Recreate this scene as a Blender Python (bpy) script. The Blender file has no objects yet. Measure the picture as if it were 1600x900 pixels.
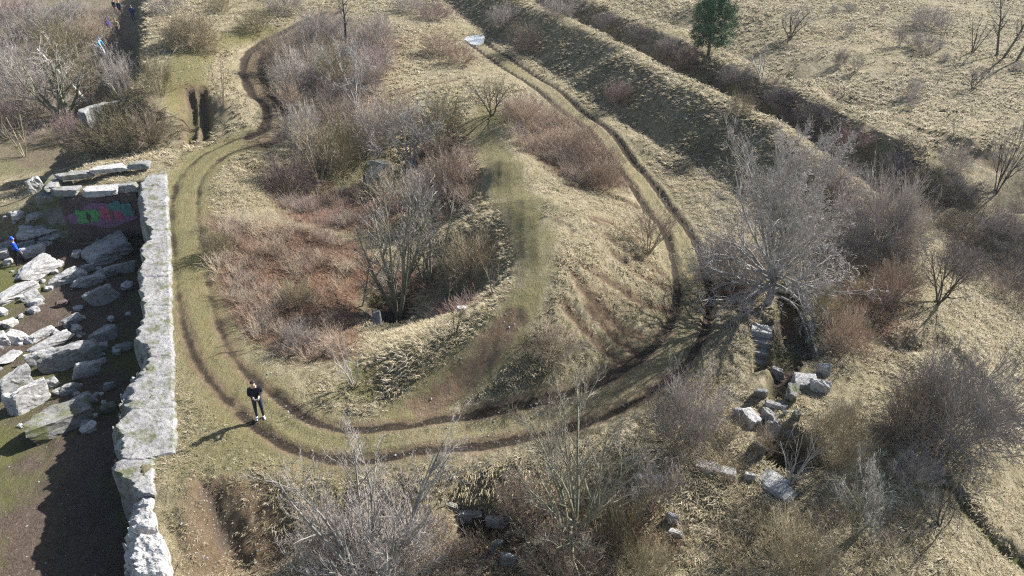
import bpy, bmesh, math, random
import numpy as np
from mathutils import Vector, Matrix

S = bpy.context.scene
COL = S.collection
R_ = math.radians
# ------------------------------------------------------------------ camera
F_PX, CX, CY = 1232.0, 800.0, 450.0          # focal length in pixels of a 1600 x 900 frame
PITCH, CAM_H = R_(33.0), 21.0
cp, sp = math.cos(PITCH), math.sin(PITCH)
cam_data = bpy.data.cameras.new('camera'); cam = bpy.data.objects.new('camera', cam_data); COL.objects.link(cam)
cam.location = (0, 0, CAM_H); cam.rotation_euler = (R_(90) - PITCH, 0, 0)
cam_data.sensor_width = 36.0; cam_data.lens = 36.0 * F_PX / 1600.0
cam_data.clip_start = 0.5; cam_data.clip_end = 4000
S.camera = cam
# ------------------------------------------------------------------ world, sun, exposure
SUN_EL, SUN_AZ = R_(34.0), R_(54.0)          # azimuth from +Y towards +X
w = bpy.data.worlds.new('World'); S.world = w; w.use_nodes = True
nt = w.node_tree; nt.nodes.clear()
sky = nt.nodes.new('ShaderNodeTexSky'); sky.sky_type = 'NISHITA'; sky.sun_disc = False
sky.sun_elevation = SUN_EL; sky.sun_rotation = SUN_AZ; sky.air_density = 1.1; sky.dust_density = 1.5
bg = nt.nodes.new('ShaderNodeBackground'); bg.inputs[1].default_value = 0.07
out = nt.nodes.new('ShaderNodeOutputWorld')
nt.links.new(sky.outputs[0], bg.inputs[0]); nt.links.new(bg.outputs[0], out.inputs[0])
sl = bpy.data.lights.new('sun', 'SUN'); sl.energy = 5.0; sl.angle = R_(0.53); sl.color = (1.0, 0.972, 0.935)
so = bpy.data.objects.new('sun', sl); COL.objects.link(so)
sun_dir = Vector((math.sin(SUN_AZ) * math.cos(SUN_EL), math.cos(SUN_AZ) * math.cos(SUN_EL), math.sin(SUN_EL)))
so.rotation_euler = (-sun_dir).to_track_quat('-Z', 'Y').to_euler(); so.location = (30, 30, 40)
S.view_settings.view_transform = 'Standard'; S.view_settings.look = 'None'
S.view_settings.exposure = 1.28; S.view_settings.gamma = 1.0
S.render.engine = 'CYCLES'
try:
    S.cycles.max_bounces = 5; S.cycles.diffuse_bounces = 3; S.cycles.glossy_bounces = 2
    S.cycles.transparent_max_bounces = 4; S.cycles.use_denoising = False; S.cycles.filter_width = 1.25
except Exception: pass

# ------------------------------------------------------------------ helpers
rng = np.random.default_rng(7)
def W(px, py, z=0.0):
    """world point on the horizontal level z that the photograph shows at (px, py)"""
    dx = (np.asarray(px, float) - CX) / F_PX; dy = -(np.asarray(py, float) - CY) / F_PX
    dyw = cp + sp * dy; dzw = -sp + cp * dy
    t = (np.asarray(z, float) - CAM_H) / dzw
    return np.stack([dx * t, dyw * t, CAM_H + dzw * t], -1)
def depth_of(p): return p[1] * cp - (p[2] - CAM_H) * sp
def smooth(a, b, x):
    t = np.clip((x - a) / (b - a), 0, 1); return t * t * (3 - 2 * t)
def _h(ix, iy, seed):
    n = (ix.astype(np.int64) * 374761393 + iy.astype(np.int64) * 668265263 + seed * 1442695041) & 0xFFFFFFFF
    n = ((n ^ (n >> 13)) * 1274126177) & 0xFFFFFFFF
    n = ((n ^ (n >> 16)) * 2246822519) & 0xFFFFFFFF
    return ((n ^ (n >> 15)) & 0xFFFF) / 65535.0
def vnoise(x, y, seed=0):
    x = np.asarray(x, float); y = np.asarray(y, float)
    ix = np.floor(x); iy = np.floor(y); fx = x - ix; fy = y - iy
    fx = fx * fx * fx * (fx * (fx * 6 - 15) + 10); fy = fy * fy * fy * (fy * (fy * 6 - 15) + 10)
    a = _h(ix, iy, seed); b = _h(ix + 1, iy, seed); c = _h(ix, iy + 1, seed); d = _h(ix + 1, iy + 1, seed)
    return (a * (1 - fx) + b * fx) * (1 - fy) + (c * (1 - fx) + d * fx) * fy
def fbm(x, y, oct=4, seed=0, gain=0.5):
    s = 0; a = 1; tot = 0
    for o in range(oct):
        s = s + a * vnoise(x * 2 ** o + o * 17.3, y * 2 ** o - o * 9.1, seed + o); tot += a; a *= gain
    return s / tot
def seg_dist(X, Y, P, closed=False):
    """distance to a polyline, and the signed offset side of the nearest segment"""
    best = np.full(X.shape, 1e9); n = len(P)
    for i in range(n if closed else n - 1):
        a = P[i]; b = P[(i + 1) % n]; d = b - a; L = max(float(d @ d), 1e-9)
        t = np.clip(((X - a[0]) * d[0] + (Y - a[1]) * d[1]) / L, 0, 1)
        q = np.hypot(X - a[0] - t * d[0], Y - a[1] - t * d[1]); best = np.minimum(best, q)
    return best
def poly_sdf(X, Y, P):
    """positive inside"""
    ins = np.zeros(X.shape, bool); n = len(P)
    for i in range(n):
        a = P[i]; b = P[(i + 1) % n]
        c = (a[1] > Y) != (b[1] > Y)
        with np.errstate(divide='ignore', invalid='ignore'):
            xi = (b[0] - a[0]) * (Y - a[1]) / (b[1] - a[1]) + a[0]
        ins ^= c & (X < xi)
    d = seg_dist(X, Y, P, True)
    return np.where(ins, d, -d)
def px_poly(pts, z=0.0):
    return np.array([W(p[0], p[1], p[2] if len(p) > 2 else z)[:2] for p in pts])
def spline(P, n=8):
    P = np.asarray(P, float); o = []
    for i in range(len(P) - 1):
        p0 = P[max(i - 1, 0)]; p1 = P[i]; p2 = P[i + 1]; p3 = P[min(i + 2, len(P) - 1)]
        for t in np.linspace(0, 1, n, endpoint=False):
            o.append(.5 * ((2 * p1) + (-p0 + p2) * t + (2 * p0 - 5 * p1 + 4 * p2 - p3) * t ** 2 + (-p0 + 3 * p1 - 3 * p2 + p3) * t ** 3))
    o.append(P[-1]); return np.array(o)
def offset_line(P, d):
    T = np.gradient(P, axis=0); T /= np.linalg.norm(T, axis=1)[:, None] + 1e-9
    return P + np.stack([-T[:, 1], T[:, 0]], 1) * d

def np_mesh(name, verts, faces, attrs=None, smooth_shade=False):
    verts = np.ascontiguousarray(verts, np.float32).reshape(-1, 3); faces = np.ascontiguousarray(faces, np.int32)
    k = faces.shape[1]; m = bpy.data.meshes.new(name)
    m.vertices.add(len(verts)); m.vertices.foreach_set('co', verts.ravel())
    m.loops.add(faces.size); m.loops.foreach_set('vertex_index', faces.ravel())
    m.polygons.add(len(faces))
    m.polygons.foreach_set('loop_start', np.arange(0, faces.size, k, dtype=np.int32))
    m.polygons.foreach_set('use_smooth', np.full(len(faces), smooth_shade))
    for nm, a in (attrs or {}).items():
        at = m.attributes.new(nm, 'FLOAT_COLOR', 'POINT'); at.data.foreach_set('color', np.ascontiguousarray(a, np.float32).ravel())
    m.update(); m.validate()
    return m
def link(name, mesh, mat=None, parent=None):
    o = bpy.data.objects.new(name, mesh); COL.objects.link(o)
    if mat is not None and mesh is not None and not mesh.materials: mesh.materials.append(mat)
    if parent is not None: o.parent = parent
    return o
def tag(o, label=None, cat=None, group=None, kind=None):
    if label: o['label'] = label
    if cat: o['category'] = cat
    if group: o['group'] = group
    if kind: o['kind'] = kind
    return o
def empty(name, loc, label, cat, group=None, rz=0.0):
    o = bpy.data.objects.new(name, None); COL.objects.link(o); o.location = loc; o.rotation_euler = (0, 0, rz)
    o.empty_display_size = .2
    return tag(o, label, cat, group)

# ------------------------------------------------------------------ materials
class NT:
    def __init__(s, name, rough=0.9, spec=0.2):
        s.m = bpy.data.materials.new(name); s.m.use_nodes = True; s.t = s.m.node_tree; s.n = s.t.nodes
        s.b = s.n['Principled BSDF']; s.b.inputs['Roughness'].default_value = rough
        s.b.inputs['Specular IOR Level'].default_value = spec
        s.pos = None
    def L(s, a, b): s.t.links.new(a, b)
    def coord(s):
        if s.pos is None: s.pos = s.n.new('ShaderNodeNewGeometry').outputs['Position']
        return s.pos
    def objco(s): return s.n.new('ShaderNodeTexCoord').outputs['Object']
    def noise(s, scale, detail=4, rough=.6, co=None, dist=0.0, stretch=None, rot=None):
        n = s.n.new('ShaderNodeTexNoise'); n.inputs['Scale'].default_value = scale; n.inputs['Detail'].default_value = detail
        n.inputs['Roughness'].default_value = rough; n.inputs['Distortion'].default_value = dist
        c = co or s.coord()
        if stretch or rot:
            mp = s.n.new('ShaderNodeMapping'); mp.inputs['Scale'].default_value = stretch or (1, 1, 1)
            mp.inputs['Rotation'].default_value = rot or (0, 0, 0)
            s.L(c, mp.inputs['Vector']); c = mp.outputs[0]
        s.L(c, n.inputs['Vector']); return n.outputs['Fac']
    def voro(s, scale, feature='F1', co=None, rnd=1.0):
        n = s.n.new('ShaderNodeTexVoronoi'); n.feature = feature; n.inputs['Scale'].default_value = scale
        n.inputs['Randomness'].default_value = rnd
        s.L(co or s.coord(), n.inputs['Vector']); return n.outputs['Distance']
    def ramp(s, fac, stops):
        r = s.n.new('ShaderNodeValToRGB'); e = r.color_ramp.elements
        while len(e) < len(stops): e.new(.5)
        for el, (p, c) in zip(e, stops):
            el.position = p; el.color = (c, c, c, 1) if np.isscalar(c) else (*c, 1)
        s.L(fac, r.inputs[0]); return r.outputs[0]
    def mix(s, fac, a, b, mode='MIX'):
        m = s.n.new('ShaderNodeMix'); m.data_type = 'RGBA'; m.blend_type = mode
        for v, i in ((fac, 0), (a, 6), (b, 7)):
            if hasattr(v, 'links'): s.L(v, m.inputs[i])
            elif np.isscalar(v): m.inputs[i].default_value = v if i == 0 else (v, v, v, 1)
            else: m.inputs[i].default_value = (*v[:3], 1)
        return m.outputs[2]
    def math(s, op, a, b=None, clamp=False):
        m = s.n.new('ShaderNodeMath'); m.operation = op; m.use_clamp = clamp
        for v, i in ((a, 0), (b, 1)):
            if v is None: continue
            if hasattr(v, 'links'): s.L(v, m.inputs[i])
            else: m.inputs[i].default_value = v
        return m.outputs[0]
    def attr(s, name):
        a = s.n.new('ShaderNodeAttribute'); a.attribute_name = name; return a
    def sep(s, c):
        q = s.n.new('ShaderNodeSeparateColor'); s.L(c, q.inputs[0]); return q.outputs
    def bump(s, h, strength=.5, dist=.05):
        b = s.n.new('ShaderNodeBump'); b.inputs['Strength'].default_value = strength; b.inputs['Distance'].default_value = dist
        s.L(h, b.inputs['Height']); s.L(b.outputs[0], s.b.inputs['Normal'])
    def color(s, c): s.L(c, s.b.inputs['Base Color']) if hasattr(c, 'links') else setattr(s.b.inputs['Base Color'], 'default_value', (*c, 1))

def mat_plain(name, c, rough=.85, var=.25, scale=20):
    n = NT(name, rough); k = n.noise(scale, 3, co=n.objco())
    n.color(n.mix(n.ramp(k, [(.3, 0), (.7, 1)]), tuple(v * (1 - var) for v in c), tuple(min(1, v * (1 + var)) for v in c)))
    return n.m
def mat_twig(name, a, b, rough=.8):
    n = NT(name, rough, .25)
    oi = n.n.new('ShaderNodeObjectInfo'); k = n.noise(1.1, 3)
    c = n.mix(n.ramp(k, [(.33, 0), (.67, 1)]), a, b)
    v = n.ramp(oi.outputs['Random'], [(0, .78), (1, 1.22)])
    n.color(n.mix(1.0, c, v, 'MULTIPLY')); return n.m
M = {}
M['purple'] = mat_twig('purple_grey_twigs', (.225, .195, .175), (.42, .375, .335))
M['brown'] = mat_twig('brown_twigs', (.21, .16, .115), (.38, .31, .235))
M['red'] = mat_twig('russet_twigs', (.23, .165, .12), (.39, .31, .235))
M['pink'] = mat_twig('maroon_twigs', (.20, .135, .125), (.34, .26, .235))
M['straw'] = mat_twig('straw_twigs', (.26, .21, .135), (.42, .36, .25))
M['olive'] = mat_twig('olive_twigs', (.15, .13, .075), (.28, .24, .145))
M['haze_twig'] = mat_twig('pale_twigs', (.25, .225, .205), (.42, .38, .35))
M['silver'] = mat_twig('silvery_bark', (.40, .385, .36), (.66, .64, .60))
M['grey'] = mat_twig('pale_grey_bark', (.23, .22, .20), (.42, .40, .37))
M['darkbark'] = mat_twig('dark_bark', (.055, .048, .04), (.12, .105, .085))
M['mossbark'] = mat_twig('greenish_bark', (.11, .11, .07), (.27, .26, .19))
M['greybark'] = mat_twig('grey_brown_bark', (.14, .125, .10), (.27, .245, .20))
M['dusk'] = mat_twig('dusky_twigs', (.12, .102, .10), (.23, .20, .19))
M['birch'] = mat_twig('white_birch_bark', (.68, .67, .63), (.82, .81, .77))
M['needle'] = mat_twig('pine_needles', (.05, .11, .05), (.105, .195, .09))

# concrete / limestone
def mat_stone(name, lo, hi, moss=0.0, scale=1.0):
    n = NT(name, .92, .25); co = n.objco()
    oi = n.n.new('ShaderNodeObjectInfo')
    ad = n.n.new('ShaderNodeVectorMath'); ad.operation = 'ADD'; n.L(co, ad.inputs[0])
    cb = n.n.new('ShaderNodeCombineXYZ'); mu = n.math('MULTIPLY', oi.outputs['Random'], 37.0); n.L(mu, cb.inputs[0]); n.L(mu, cb.inputs[1])
    n.L(cb.outputs[0], ad.inputs[1]); c = ad.outputs[0]
    big = n.noise(.9 * scale, 5, .65, c); mid = n.noise(5 * scale, 6, .7, c); fine = n.noise(26 * scale, 4, .7, c)
    col = n.mix(n.ramp(big, [(.32, 0), (.68, 1)]), lo, hi)
    col = n.mix(n.ramp(mid, [(.36, .75), (.5, .12), (.66, 0)]), col, tuple(v * .38 for v in lo))
    col = n.mix(n.ramp(fine, [(.36, .85), (.50, 0)]), col, tuple(v * .32 for v in lo))
    pit = n.voro(9 * scale, co=c); pm2 = n.math('MULTIPLY', n.ramp(pit, [(.10, 1), (.22, 0)]), n.ramp(mid, [(.42, 1), (.56, 0)])); col = n.mix(n.math('MULTIPLY', pm2, .75), col, tuple(v * .25 for v in lo))
    if moss:
        mm = n.noise(1.6, 4, .65, c); col = n.mix(n.ramp(mm, [(1 - moss - .08, 0), (1 - moss + .08, .85)]), col, (.085, .095, .025))
    n.color(col)
    hgt = n.math('ADD', n.math('MULTIPLY', mid, .6), n.math('MULTIPLY', fine, .4)); n.bump(hgt, .8, .06)
    return n.m
M['concrete'] = mat_stone('weathered_concrete', (.24, .234, .228), (.40, .39, .375), .42)
M['rock'] = mat_stone('grey_limestone', (.25, .25, .25), (.44, .435, .42), .36)
M['rockwhite'] = mat_stone('white_limestone', (.36, .35, .34), (.57, .555, .53), .32)
M['rockmoss'] = mat_stone('mossy_stone', (.15, .15, .14), (.27, .265, .25), .46)
M['brickface'] = mat_stone('sooty_brick_face', (.10, .075, .07), (.17, .13, .125))

# ground
def make_ground_mat():
    n = NT('dry_meadow_ground', .95, .12)
    A = n.sep(n.attr('mask_a').outputs['Color']); B = n.sep(n.attr('mask_b').outputs['Color'])
    big = n.noise(.22, 4, .6); mid = n.noise(1.7, 5, .65, dist=.6); fine = n.noise(9, 5, .75, dist=.8); grain = n.noise(34, 3, .75)
    streak = n.noise(5, 5, .7, stretch=(1, .32, 1), rot=(0, 0, .5), dist=1.0)
    pale = n.mix(n.ramp(mid, [(.3, 0), (.7, 1)]), (.175, .142, .078), (.42, .36, .245))
    pale = n.mix(n.ramp(big, [(.35, .55), (.62, 0)]), pale, (.19, .17, .075))
    pale = n.mix(n.ramp(streak, [(.36, .8), (.52, 0)]), pale, (.085, .066, .032))
    pale = n.mix(n.ramp(grain, [(.5, 0), (.7, .55)]), pale, (.50, .45, .35))
    green = n.mix(n.ramp(fine, [(.32, 0), (.66, 1)]), (.085, .085, .03), (.225, .205, .09))
    green = n.mix(n.ramp(mid, [(.42, 0), (.66, .7)]), green, (.22, .175, .09))
    mud = n.mix(n.ramp(fine, [(.3, 0), (.7, 1)]), (.026, .020, .014), (.08, .061, .044))
    red = n.mix(n.ramp(fine, [(.3, 0), (.7, 1)]), (.085, .045, .028), (.22, .135, .09))
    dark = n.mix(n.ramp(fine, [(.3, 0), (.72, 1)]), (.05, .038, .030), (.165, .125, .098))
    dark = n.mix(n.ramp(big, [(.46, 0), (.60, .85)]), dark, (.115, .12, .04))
    dirt = n.mix(n.ramp(mid, [(.3, 0), (.7, 1)]), (.125, .085, .052), (.25, .185, .12))
    br = n.math('MULTIPLY', n.math('SUBTRACT', n.math('ADD', mid, fine), 1.0), .9)
    def msk(a, k=1.0, lo=.25, hi=.75):
        v = n.math('ADD', a, n.math('MULTIPLY', br, k)); r = n.ramp(v, [(lo, 0), (hi, 1)])
        return n.math('MULTIPLY', r, n.ramp(a, [(.02, 0), (.2, 1)]))
    c = n.mix(msk(A[1]), pale, green)
    c = n.mix(msk(A[2]), c, red)
    c = n.mix(msk(B[1]), c, dirt)
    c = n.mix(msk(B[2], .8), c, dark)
    c = n.mix(msk(A[0], .55), c, mud)
    ch = n.math('MULTIPLY', n.ramp(n.voro(7.0), [(.10, 1), (.2, 0)]), n.ramp(B[0], [(.2, 0), (.8, .9)]))
    c = n.mix(ch, c, (.5, .48, .44))
    n.color(c)
    h = n.math('ADD', n.math('MULTIPLY', streak, .9), n.math('ADD', n.math('MULTIPLY', fine, .8), n.math('MULTIPLY', grain, .35)))
    n.bump(h, 1.0, .16)
    return n.m
M['ground'] = make_ground_mat()
def make_grass_mat():
    n = NT('dry_grass_blades', .85, .2); n.color(n.attr('tint').outputs['Color']); return n.m
M['grass'] = make_grass_mat()

# ------------------------------------------------------------------ terrain
PTS_A = [(735,60,0.28),(800,105,0.28),(890,170,0.19),(975,255,0),(1035,330,0),(1075,410,0),(1080,490,0),(1035,565,0),(920,628,0),(760,665,0),(600,688,0),(470,680,0),
 (395,625,0),(330,570,0),(300,480,0),(290,350,0),(288,270,0),(262,300,0),(265,500,0),(270,640,0),(340,235,0.1),(420,215,0.1),(435,190,0.19),(405,150,0.38),
 (390,110,0.56),(400,75,0.75),(440,55,0.94),(500,20,1.12),(300,720,0),(400,720,0),(270,760,0),(300,830,-0.38),(350,780,-0.28),(345,860,-1.23),(450,850,-1.5),(450,760,-0.28),
 (260,900,-0.75),(600,750,-0.28),(600,850,-1.31),(700,740,-0.19),(740,825,-1.69),(700,900,-1.4),(820,790,-0.75),(900,850,-1.12),(860,720,0),(1000,700,0),(1000,800,-0.56),(1000,900,-0.94),
 (1100,880,-0.75),(850,900,-1.4),(1120,560,0.1),(1150,480,0.1),(1130,640,0),(1090,720,0),(1150,800,-0.38),(1200,860,-0.56),(1160,420,0.19),(1110,350,0.19),(1250,430,0.28),(1320,400,0.47),
 (1300,480,0.38),(1330,540,0.38),(1380,480,0.47),(1420,540,0.38),(1330,620,0.28),(1340,680,0.19),(1400,600,0.19),(1470,640,0.28),(1520,560,0),(1590,520,-0.94),(1590,620,-1.4),(1560,700,-0.75),
 (1590,780,-1.12),(1450,740,0),(1500,850,-0.28),(1590,890,-1.12),(1400,800,0),(1350,880,-0.28),(1460,450,0),(1540,450,-0.94),(1600,420,-1.4),(1500,380,-0.94),(1400,380,0.28),(1390,320,0),
 (1480,330,-1.25),(1560,350,-1.4),(740,-10,2.44),(830,5,2.62),(920,45,2.71),(1000,90,2.69),(1080,130,2.69),(1150,165,2.6),(1200,192,2.41),(1270,245,1.86),(1330,290,0.6),(800,62,0.47),
 (880,115,0.38),(960,168,0.3),(1040,235,0.3),(1100,275,0.3),(1130,310,0.3),(720,20,0.85),(1000,30,1.41),(1060,52,1.41),(1130,88,1.41),(1250,128,1.41),(1350,188,1.41),(1440,233,1.18),
 (1520,290,0.6),(1600,330,0.6),(960,28,-1.25),(1020,62,-1.25),(1100,112,-1.25),(1200,165,-1.25),(1280,212,-1.25),(1350,262,-1.25),(1420,300,-1.25),(1300,20,1.62),(1500,20,1.86),(1400,100,1.55),
 (1550,150,1.48),(1600,250,1.2),(1200,20,1.55),(1100,5,1.48),(1600,60,1.86),(1280,80,1.52),(1480,190,1.41),(640,60,1.4),(600,20,1.4),(560,90,1.5),(500,110,1.31),(450,60,1.12),
 (680,40,1.4),(700,110,0.94),(620,130,1.12),(650,120,0.85),(560,170,0.47),(500,150,0.75),(780,120,0.65),(470,180,0.19),(480,230,-0.75),(440,270,-0.75),(400,300,-0.56),(450,310,-1.69),
 (540,290,-1.88),(600,260,-1.69),(640,230,-0.94),(680,270,-0.47),(560,220,-0.75),(360,290,-0.1),(350,340,-0.1),(400,370,-0.47),(470,375,-0.56),(540,380,-0.94),(400,440,-0.56),(470,470,-0.85),
 (450,530,-0.65),(380,520,-0.28),(530,520,-1.23),(590,480,-2.25),(560,450,-1.59),(640,440,-1.5),(640,370,-1.5),(700,330,-0.47),(700,430,-0.75),(740,300,0.75),(740,380,0.75),(680,540,1.31),
 (620,550,1.04),(580,560,0.38),(560,600,0.1),(600,620,0.1),(450,590,0),(500,560,-0.28),(740,470,-0.47),(750,440,0.19),(740,190,1.5),(785,250,2.31),(815,310,2.84),(835,380,3.15),
 (830,440,2.84),(800,500,2.22),(750,550,1.38),(690,600,0.47),(640,640,0.1),(880,340,3.04),(940,350,2.52),(900,400,2.93),(960,420,1.98),(1000,380,1.38),(1042,420,0.33),(1045,470,0.38),
 (1025,520,0.33),(980,460,1.57),(900,470,2.31),(950,530,0.93),(850,540,1.51),(880,580,0.75),(940,590,0.26),(820,600,0.6),(830,634,0.1),(740,640,0.1),(820,210,1.5),(900,220,0.85),
 (960,260,0.5),(950,300,0.75),(870,290,1.78),(830,170,0.94),(310,195,0.19),(302,160,0.94),(297,140,1.69),(260,170,1.69),(240,160,1.77),(170,168,1.4),(230,200,0.56),(180,225,-0.62),
 (130,240,-1.8),(275,215,0),(230,232,-0.28),(200,252,0),(250,242,0),(130,262,-0.38),(60,255,-2.5),(0,290,-3),(60,300,-3.2),(340,150,1.69),(360,170,1.23),(330,110,1.88),
 (290,110,1.98),(260,90,1.88),(300,60,1.88),(340,60,1.69),(370,30,1.69),(240,30,1.88)]
PTS_B = [(200,900,-2.8),(100,800,-2.3),(0,850,-1.8),(0,700,-2.6),(170,600,-3.1),(60,600,-3.0),(0,600,-2.9),(150,450,-3.5),(60,450,-3.5),(0,450,-3.2),
 (150,330,-3.3),(190,330,-3.6),(112,326,-3.0),(150,350,-3.2),(205,365,-3.8),(60,340,-3.0),(0,340,-3.2),(-150,600,-2.5),(-150,800,-2),(150,120,-3.2),(200,60,-1.9),(100,60,-2.6),(0,100,-3),(0,20,-2.5),(100,10,-2.2),
 (200,0,-1.0),(205,30,-1.3),(60,180,-3.2),(0,230,-3.2),(-200,300,-2.5),(-200,100,-2.0),(150,960,-2.8)]
class RBF:
    def __init__(s, pts, far_z):
        P = np.array([W(*p) for p in pts])
        ring = [(200 * math.cos(t), 45 + 200 * math.sin(t), far_z) for t in np.linspace(0, 2 * math.pi, 14, endpoint=False)]
        ring += [(90 * math.cos(t) * 1.1, 45 + 90 * math.sin(t), far_z) for t in np.linspace(-.2, math.pi + .2, 7)]
        ring += [(-14, 6, far_z - 1), (0, 5, -1.5), (14, 5, -1.0), (24, 9, -1.5)]
        P = np.vstack([P, ring]); s.p = P[:, :2]; s.c = 1.0; n = len(P)
        D = np.hypot(*(s.p[:, None] - s.p[None]).transpose(2, 0, 1))
        K = np.zeros((n + 1, n + 1)); K[:n, :n] = -np.sqrt(D ** 2 + s.c ** 2) + np.eye(n) * .07; K[n, :n] = 1; K[:n, n] = 1
        sol = np.linalg.solve(K, np.append(P[:, 2], 0)); s.w = sol[:n]; s.m = sol[n]
    def __call__(s, X, Y):
        o = np.full(X.shape, s.m)
        for (x, y), w_ in zip(s.p, s.w): o -= w_ * np.sqrt((X - x) ** 2 + (Y - y) ** 2 + s.c ** 2)
        return o
def axis(lo, hi, step, far_lo, far_hi, g=1.07):
    a = list(np.arange(lo, hi, step)); d = step
    while a[-1] < far_hi: d *= g; a.append(a[-1] + d)
    d = step; b = []; x = lo
    while x > far_lo: d *= g; x -= d; b.append(x)
    return np.array(b[::-1] + a)
gx = axis(-24, 27, .125, -700, 700); gy = axis(11, 52, .125, -150, 1200, 1.035)
X, Y = np.meshgrid(gx, gy)
# coarse evaluation, then bicubic-like upsampling by evaluating the smooth surface directly in blocks
ra, rb = RBF(PTS_A, 1.2), RBF(PTS_B, -2.2)
def eval_grid(r):
    cx = axis(-60, 60, .6, -700, 700, 1.15); cy = axis(8, 110, .6, -150, 1200, 1.15)
    CXg, CYg = np.meshgrid(cx, cy); Z = r(CXg, CYg)
    Zx = np.array([np.interp(gx, cx, row) for row in Z])
    return np.array([np.interp(gy, cy, Zx[:, j]) for j in range(len(gx))]).T
ZA, ZB = eval_grid(ra), eval_grid(rb)
def limit(Z, c): return np.where(np.hypot(X, Y - 45) > 110, np.clip(Z, c - 1.5, c + 1.5), Z)
ZA = limit(ZA, 1.2); ZB = limit(ZB, -2.2)

# wall outline (left and right edge of its top, as rows)
WL = np.array([(244,258),(267,236),(300,211),(331,217),(357,234),(368,236),(389,223),(432,216),(475,220),(513,213),(564,215),(580,201),(620,183),(657,179),(695,180),(732,178),(751,197),(772,214)], float)
WR = np.array([(244,260),(320,263),(411,267),(475,268),(553,272),(647,275),(703,275),(706,274),(713,242),(772,241)], float)
LL = np.array([(776,207),(820,199),(831,193),(863,185),(895,197),(930,204),(980,196),(1060,186)], float)
LR = np.array([(776,241),(820,243),(841,257),(884,260),(930,262),(980,262),(1060,264)], float)
def wall_mid(py): return .5 * (np.interp(py, WL[:, 0], WL[:, 1]) + np.interp(py, WR[:, 0], WR[:, 1]))
mid_line = [(wall_mid(p), p) for p in np.arange(760, 280, -20)]
low_mid = [(.5 * (np.interp(p, LL[:, 0], LL[:, 1]) + np.interp(p, LR[:, 0], LR[:, 1])), p) for p in np.arange(1060, 776, -30)]
MOAT1 = px_poly(low_mid + mid_line + [(236,284),(170,290),(112,296),(60,296),(0,306),(-300,330),(-700,500),(-900,1000),(100,1300),(190,1200)])
MOAT2 = px_poly([(232,-60),(226,20),(224,90),(224,146),(200,157,1.5),(128,170,1.5),(80,210,0),(20,262,-2),(-300,300,-2),(-900,260),(-900,-60)])
s1 = poly_sdf(X, Y, MOAT1); s2 = poly_sdf(X, Y, MOAT2)
wM = np.maximum(smooth(-.15, .35, s1), smooth(-.3, .6, s2))
Z = ZA * (1 - wM) + ZB * wM

WALLPOLY = px_poly([(x_, y_) for y_, x_ in WL] + [(x_, y_) for y_, x_ in LL] + [(x_, y_) for y_, x_ in LR[::-1]] + [(x_, y_) for y_, x_ in WR[::-1]], .1)
# trench and pits on the right
TR1 = px_poly([(1203,462,-.5),(1248,466,-.5),(1268,520,-.5),(1284,578,-.5),(1250,588,-.3),(1225,640,-.5),(1202,650,-.5),(1190,630,-.5),(1200,580,-.5),(1207,520,-.5)])
TR2 = px_poly([(1190,690,-.6),(1235,690,-.6),(1290,720,-.6),(1285,752,-.6),(1235,760,-.6),(1185,735,-.6)])
TR6 = px_poly([(1192,764,-.4),(1236,766,-.4),(1244,792,-.4),(1206,786,-.4)])
TR5 = px_poly([(1174,512),(1203,508),(1206,580),(1180,584)])
TR3 = px_poly([(705,800,-1.6),(770,806,-1.6),(815,826,-1.6),(770,850,-1.6),(715,838,-1.6)])
TR4 = px_poly([(570,470,-2),(640,470,-2),(650,500,-2),(612,512,-1.6),(575,500,-2)])
for P, d, soft in ((TR1, -1.0, .5), (TR5, -1.1, .15), (TR2, -1.7, .3), (TR6, -1.1, .25), (TR3, -1.0, .5), (TR4, -1.0, .9)):
    sd = poly_sdf(X, Y, P); Z += d * smooth(-.12, soft, sd)
for P in (px_poly([(312,758,-.2),(346,764,-.2),(376,850,-.6),(346,866,-.6),(322,820,-.4)]), px_poly([(258,815,-.3),(278,822,-.3),(284,850,-.4),(264,846,-.4)])):
    Z -= .42 * smooth(-.45, .5, poly_sdf(X, Y, P) + .5 * (fbm(X * 1.4, Y * 1.4, 3, 91) - .5))
trench = np.maximum.reduce([smooth(-.3, .4, poly_sdf(X, Y, P)) for P in (TR1, TR2, TR3, TR5, TR6)])

# rampart crest and the ditch behind it
CREST = spline(px_poly([(690,-75,2.9),(830,5,2.9),(920,45,2.9),(1000,90,2.9),(1080,130,2.9),(1150,165,2.9),(1205,194,2.8),(1270,242,2.4),(1330,292,1.6),(1400,340,1.0)]))
nr_ = (np.abs(X) < 60) & (Y > 25) & (Y < 140); xs, ys = X[nr_], Y[nr_]
bd = np.full(xs.shape, 1e9); sg = np.zeros(xs.shape); al = np.zeros(xs.shape); acc = 0.0
for i in range(len(CREST) - 1):
    p_, q_ = CREST[i], CREST[i + 1]; dv = q_ - p_; Lq = float(dv @ dv); tt = ((xs - p_[0]) * dv[0] + (ys - p_[1]) * dv[1]) / Lq; tc_ = np.clip(tt, 0, 1)
    qd = np.hypot(xs - p_[0] - tc_ * dv[0], ys - p_[1] - tc_ * dv[1]); c_ = qd < bd
    bd[c_] = qd[c_]; sg[c_] = np.sign((ys - p_[1]) * dv[0] - (xs - p_[0]) * dv[1])[c_]; al[c_] = (acc + tt * math.sqrt(Lq))[c_]; acc += math.sqrt(Lq)
sgn = bd * sg; wv = .8 * (fbm(xs * .22, ys * .22, 3, 71) - .5) + .5 * (fbm(xs * .7, ys * .7, 2, 73) - .5)
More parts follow.
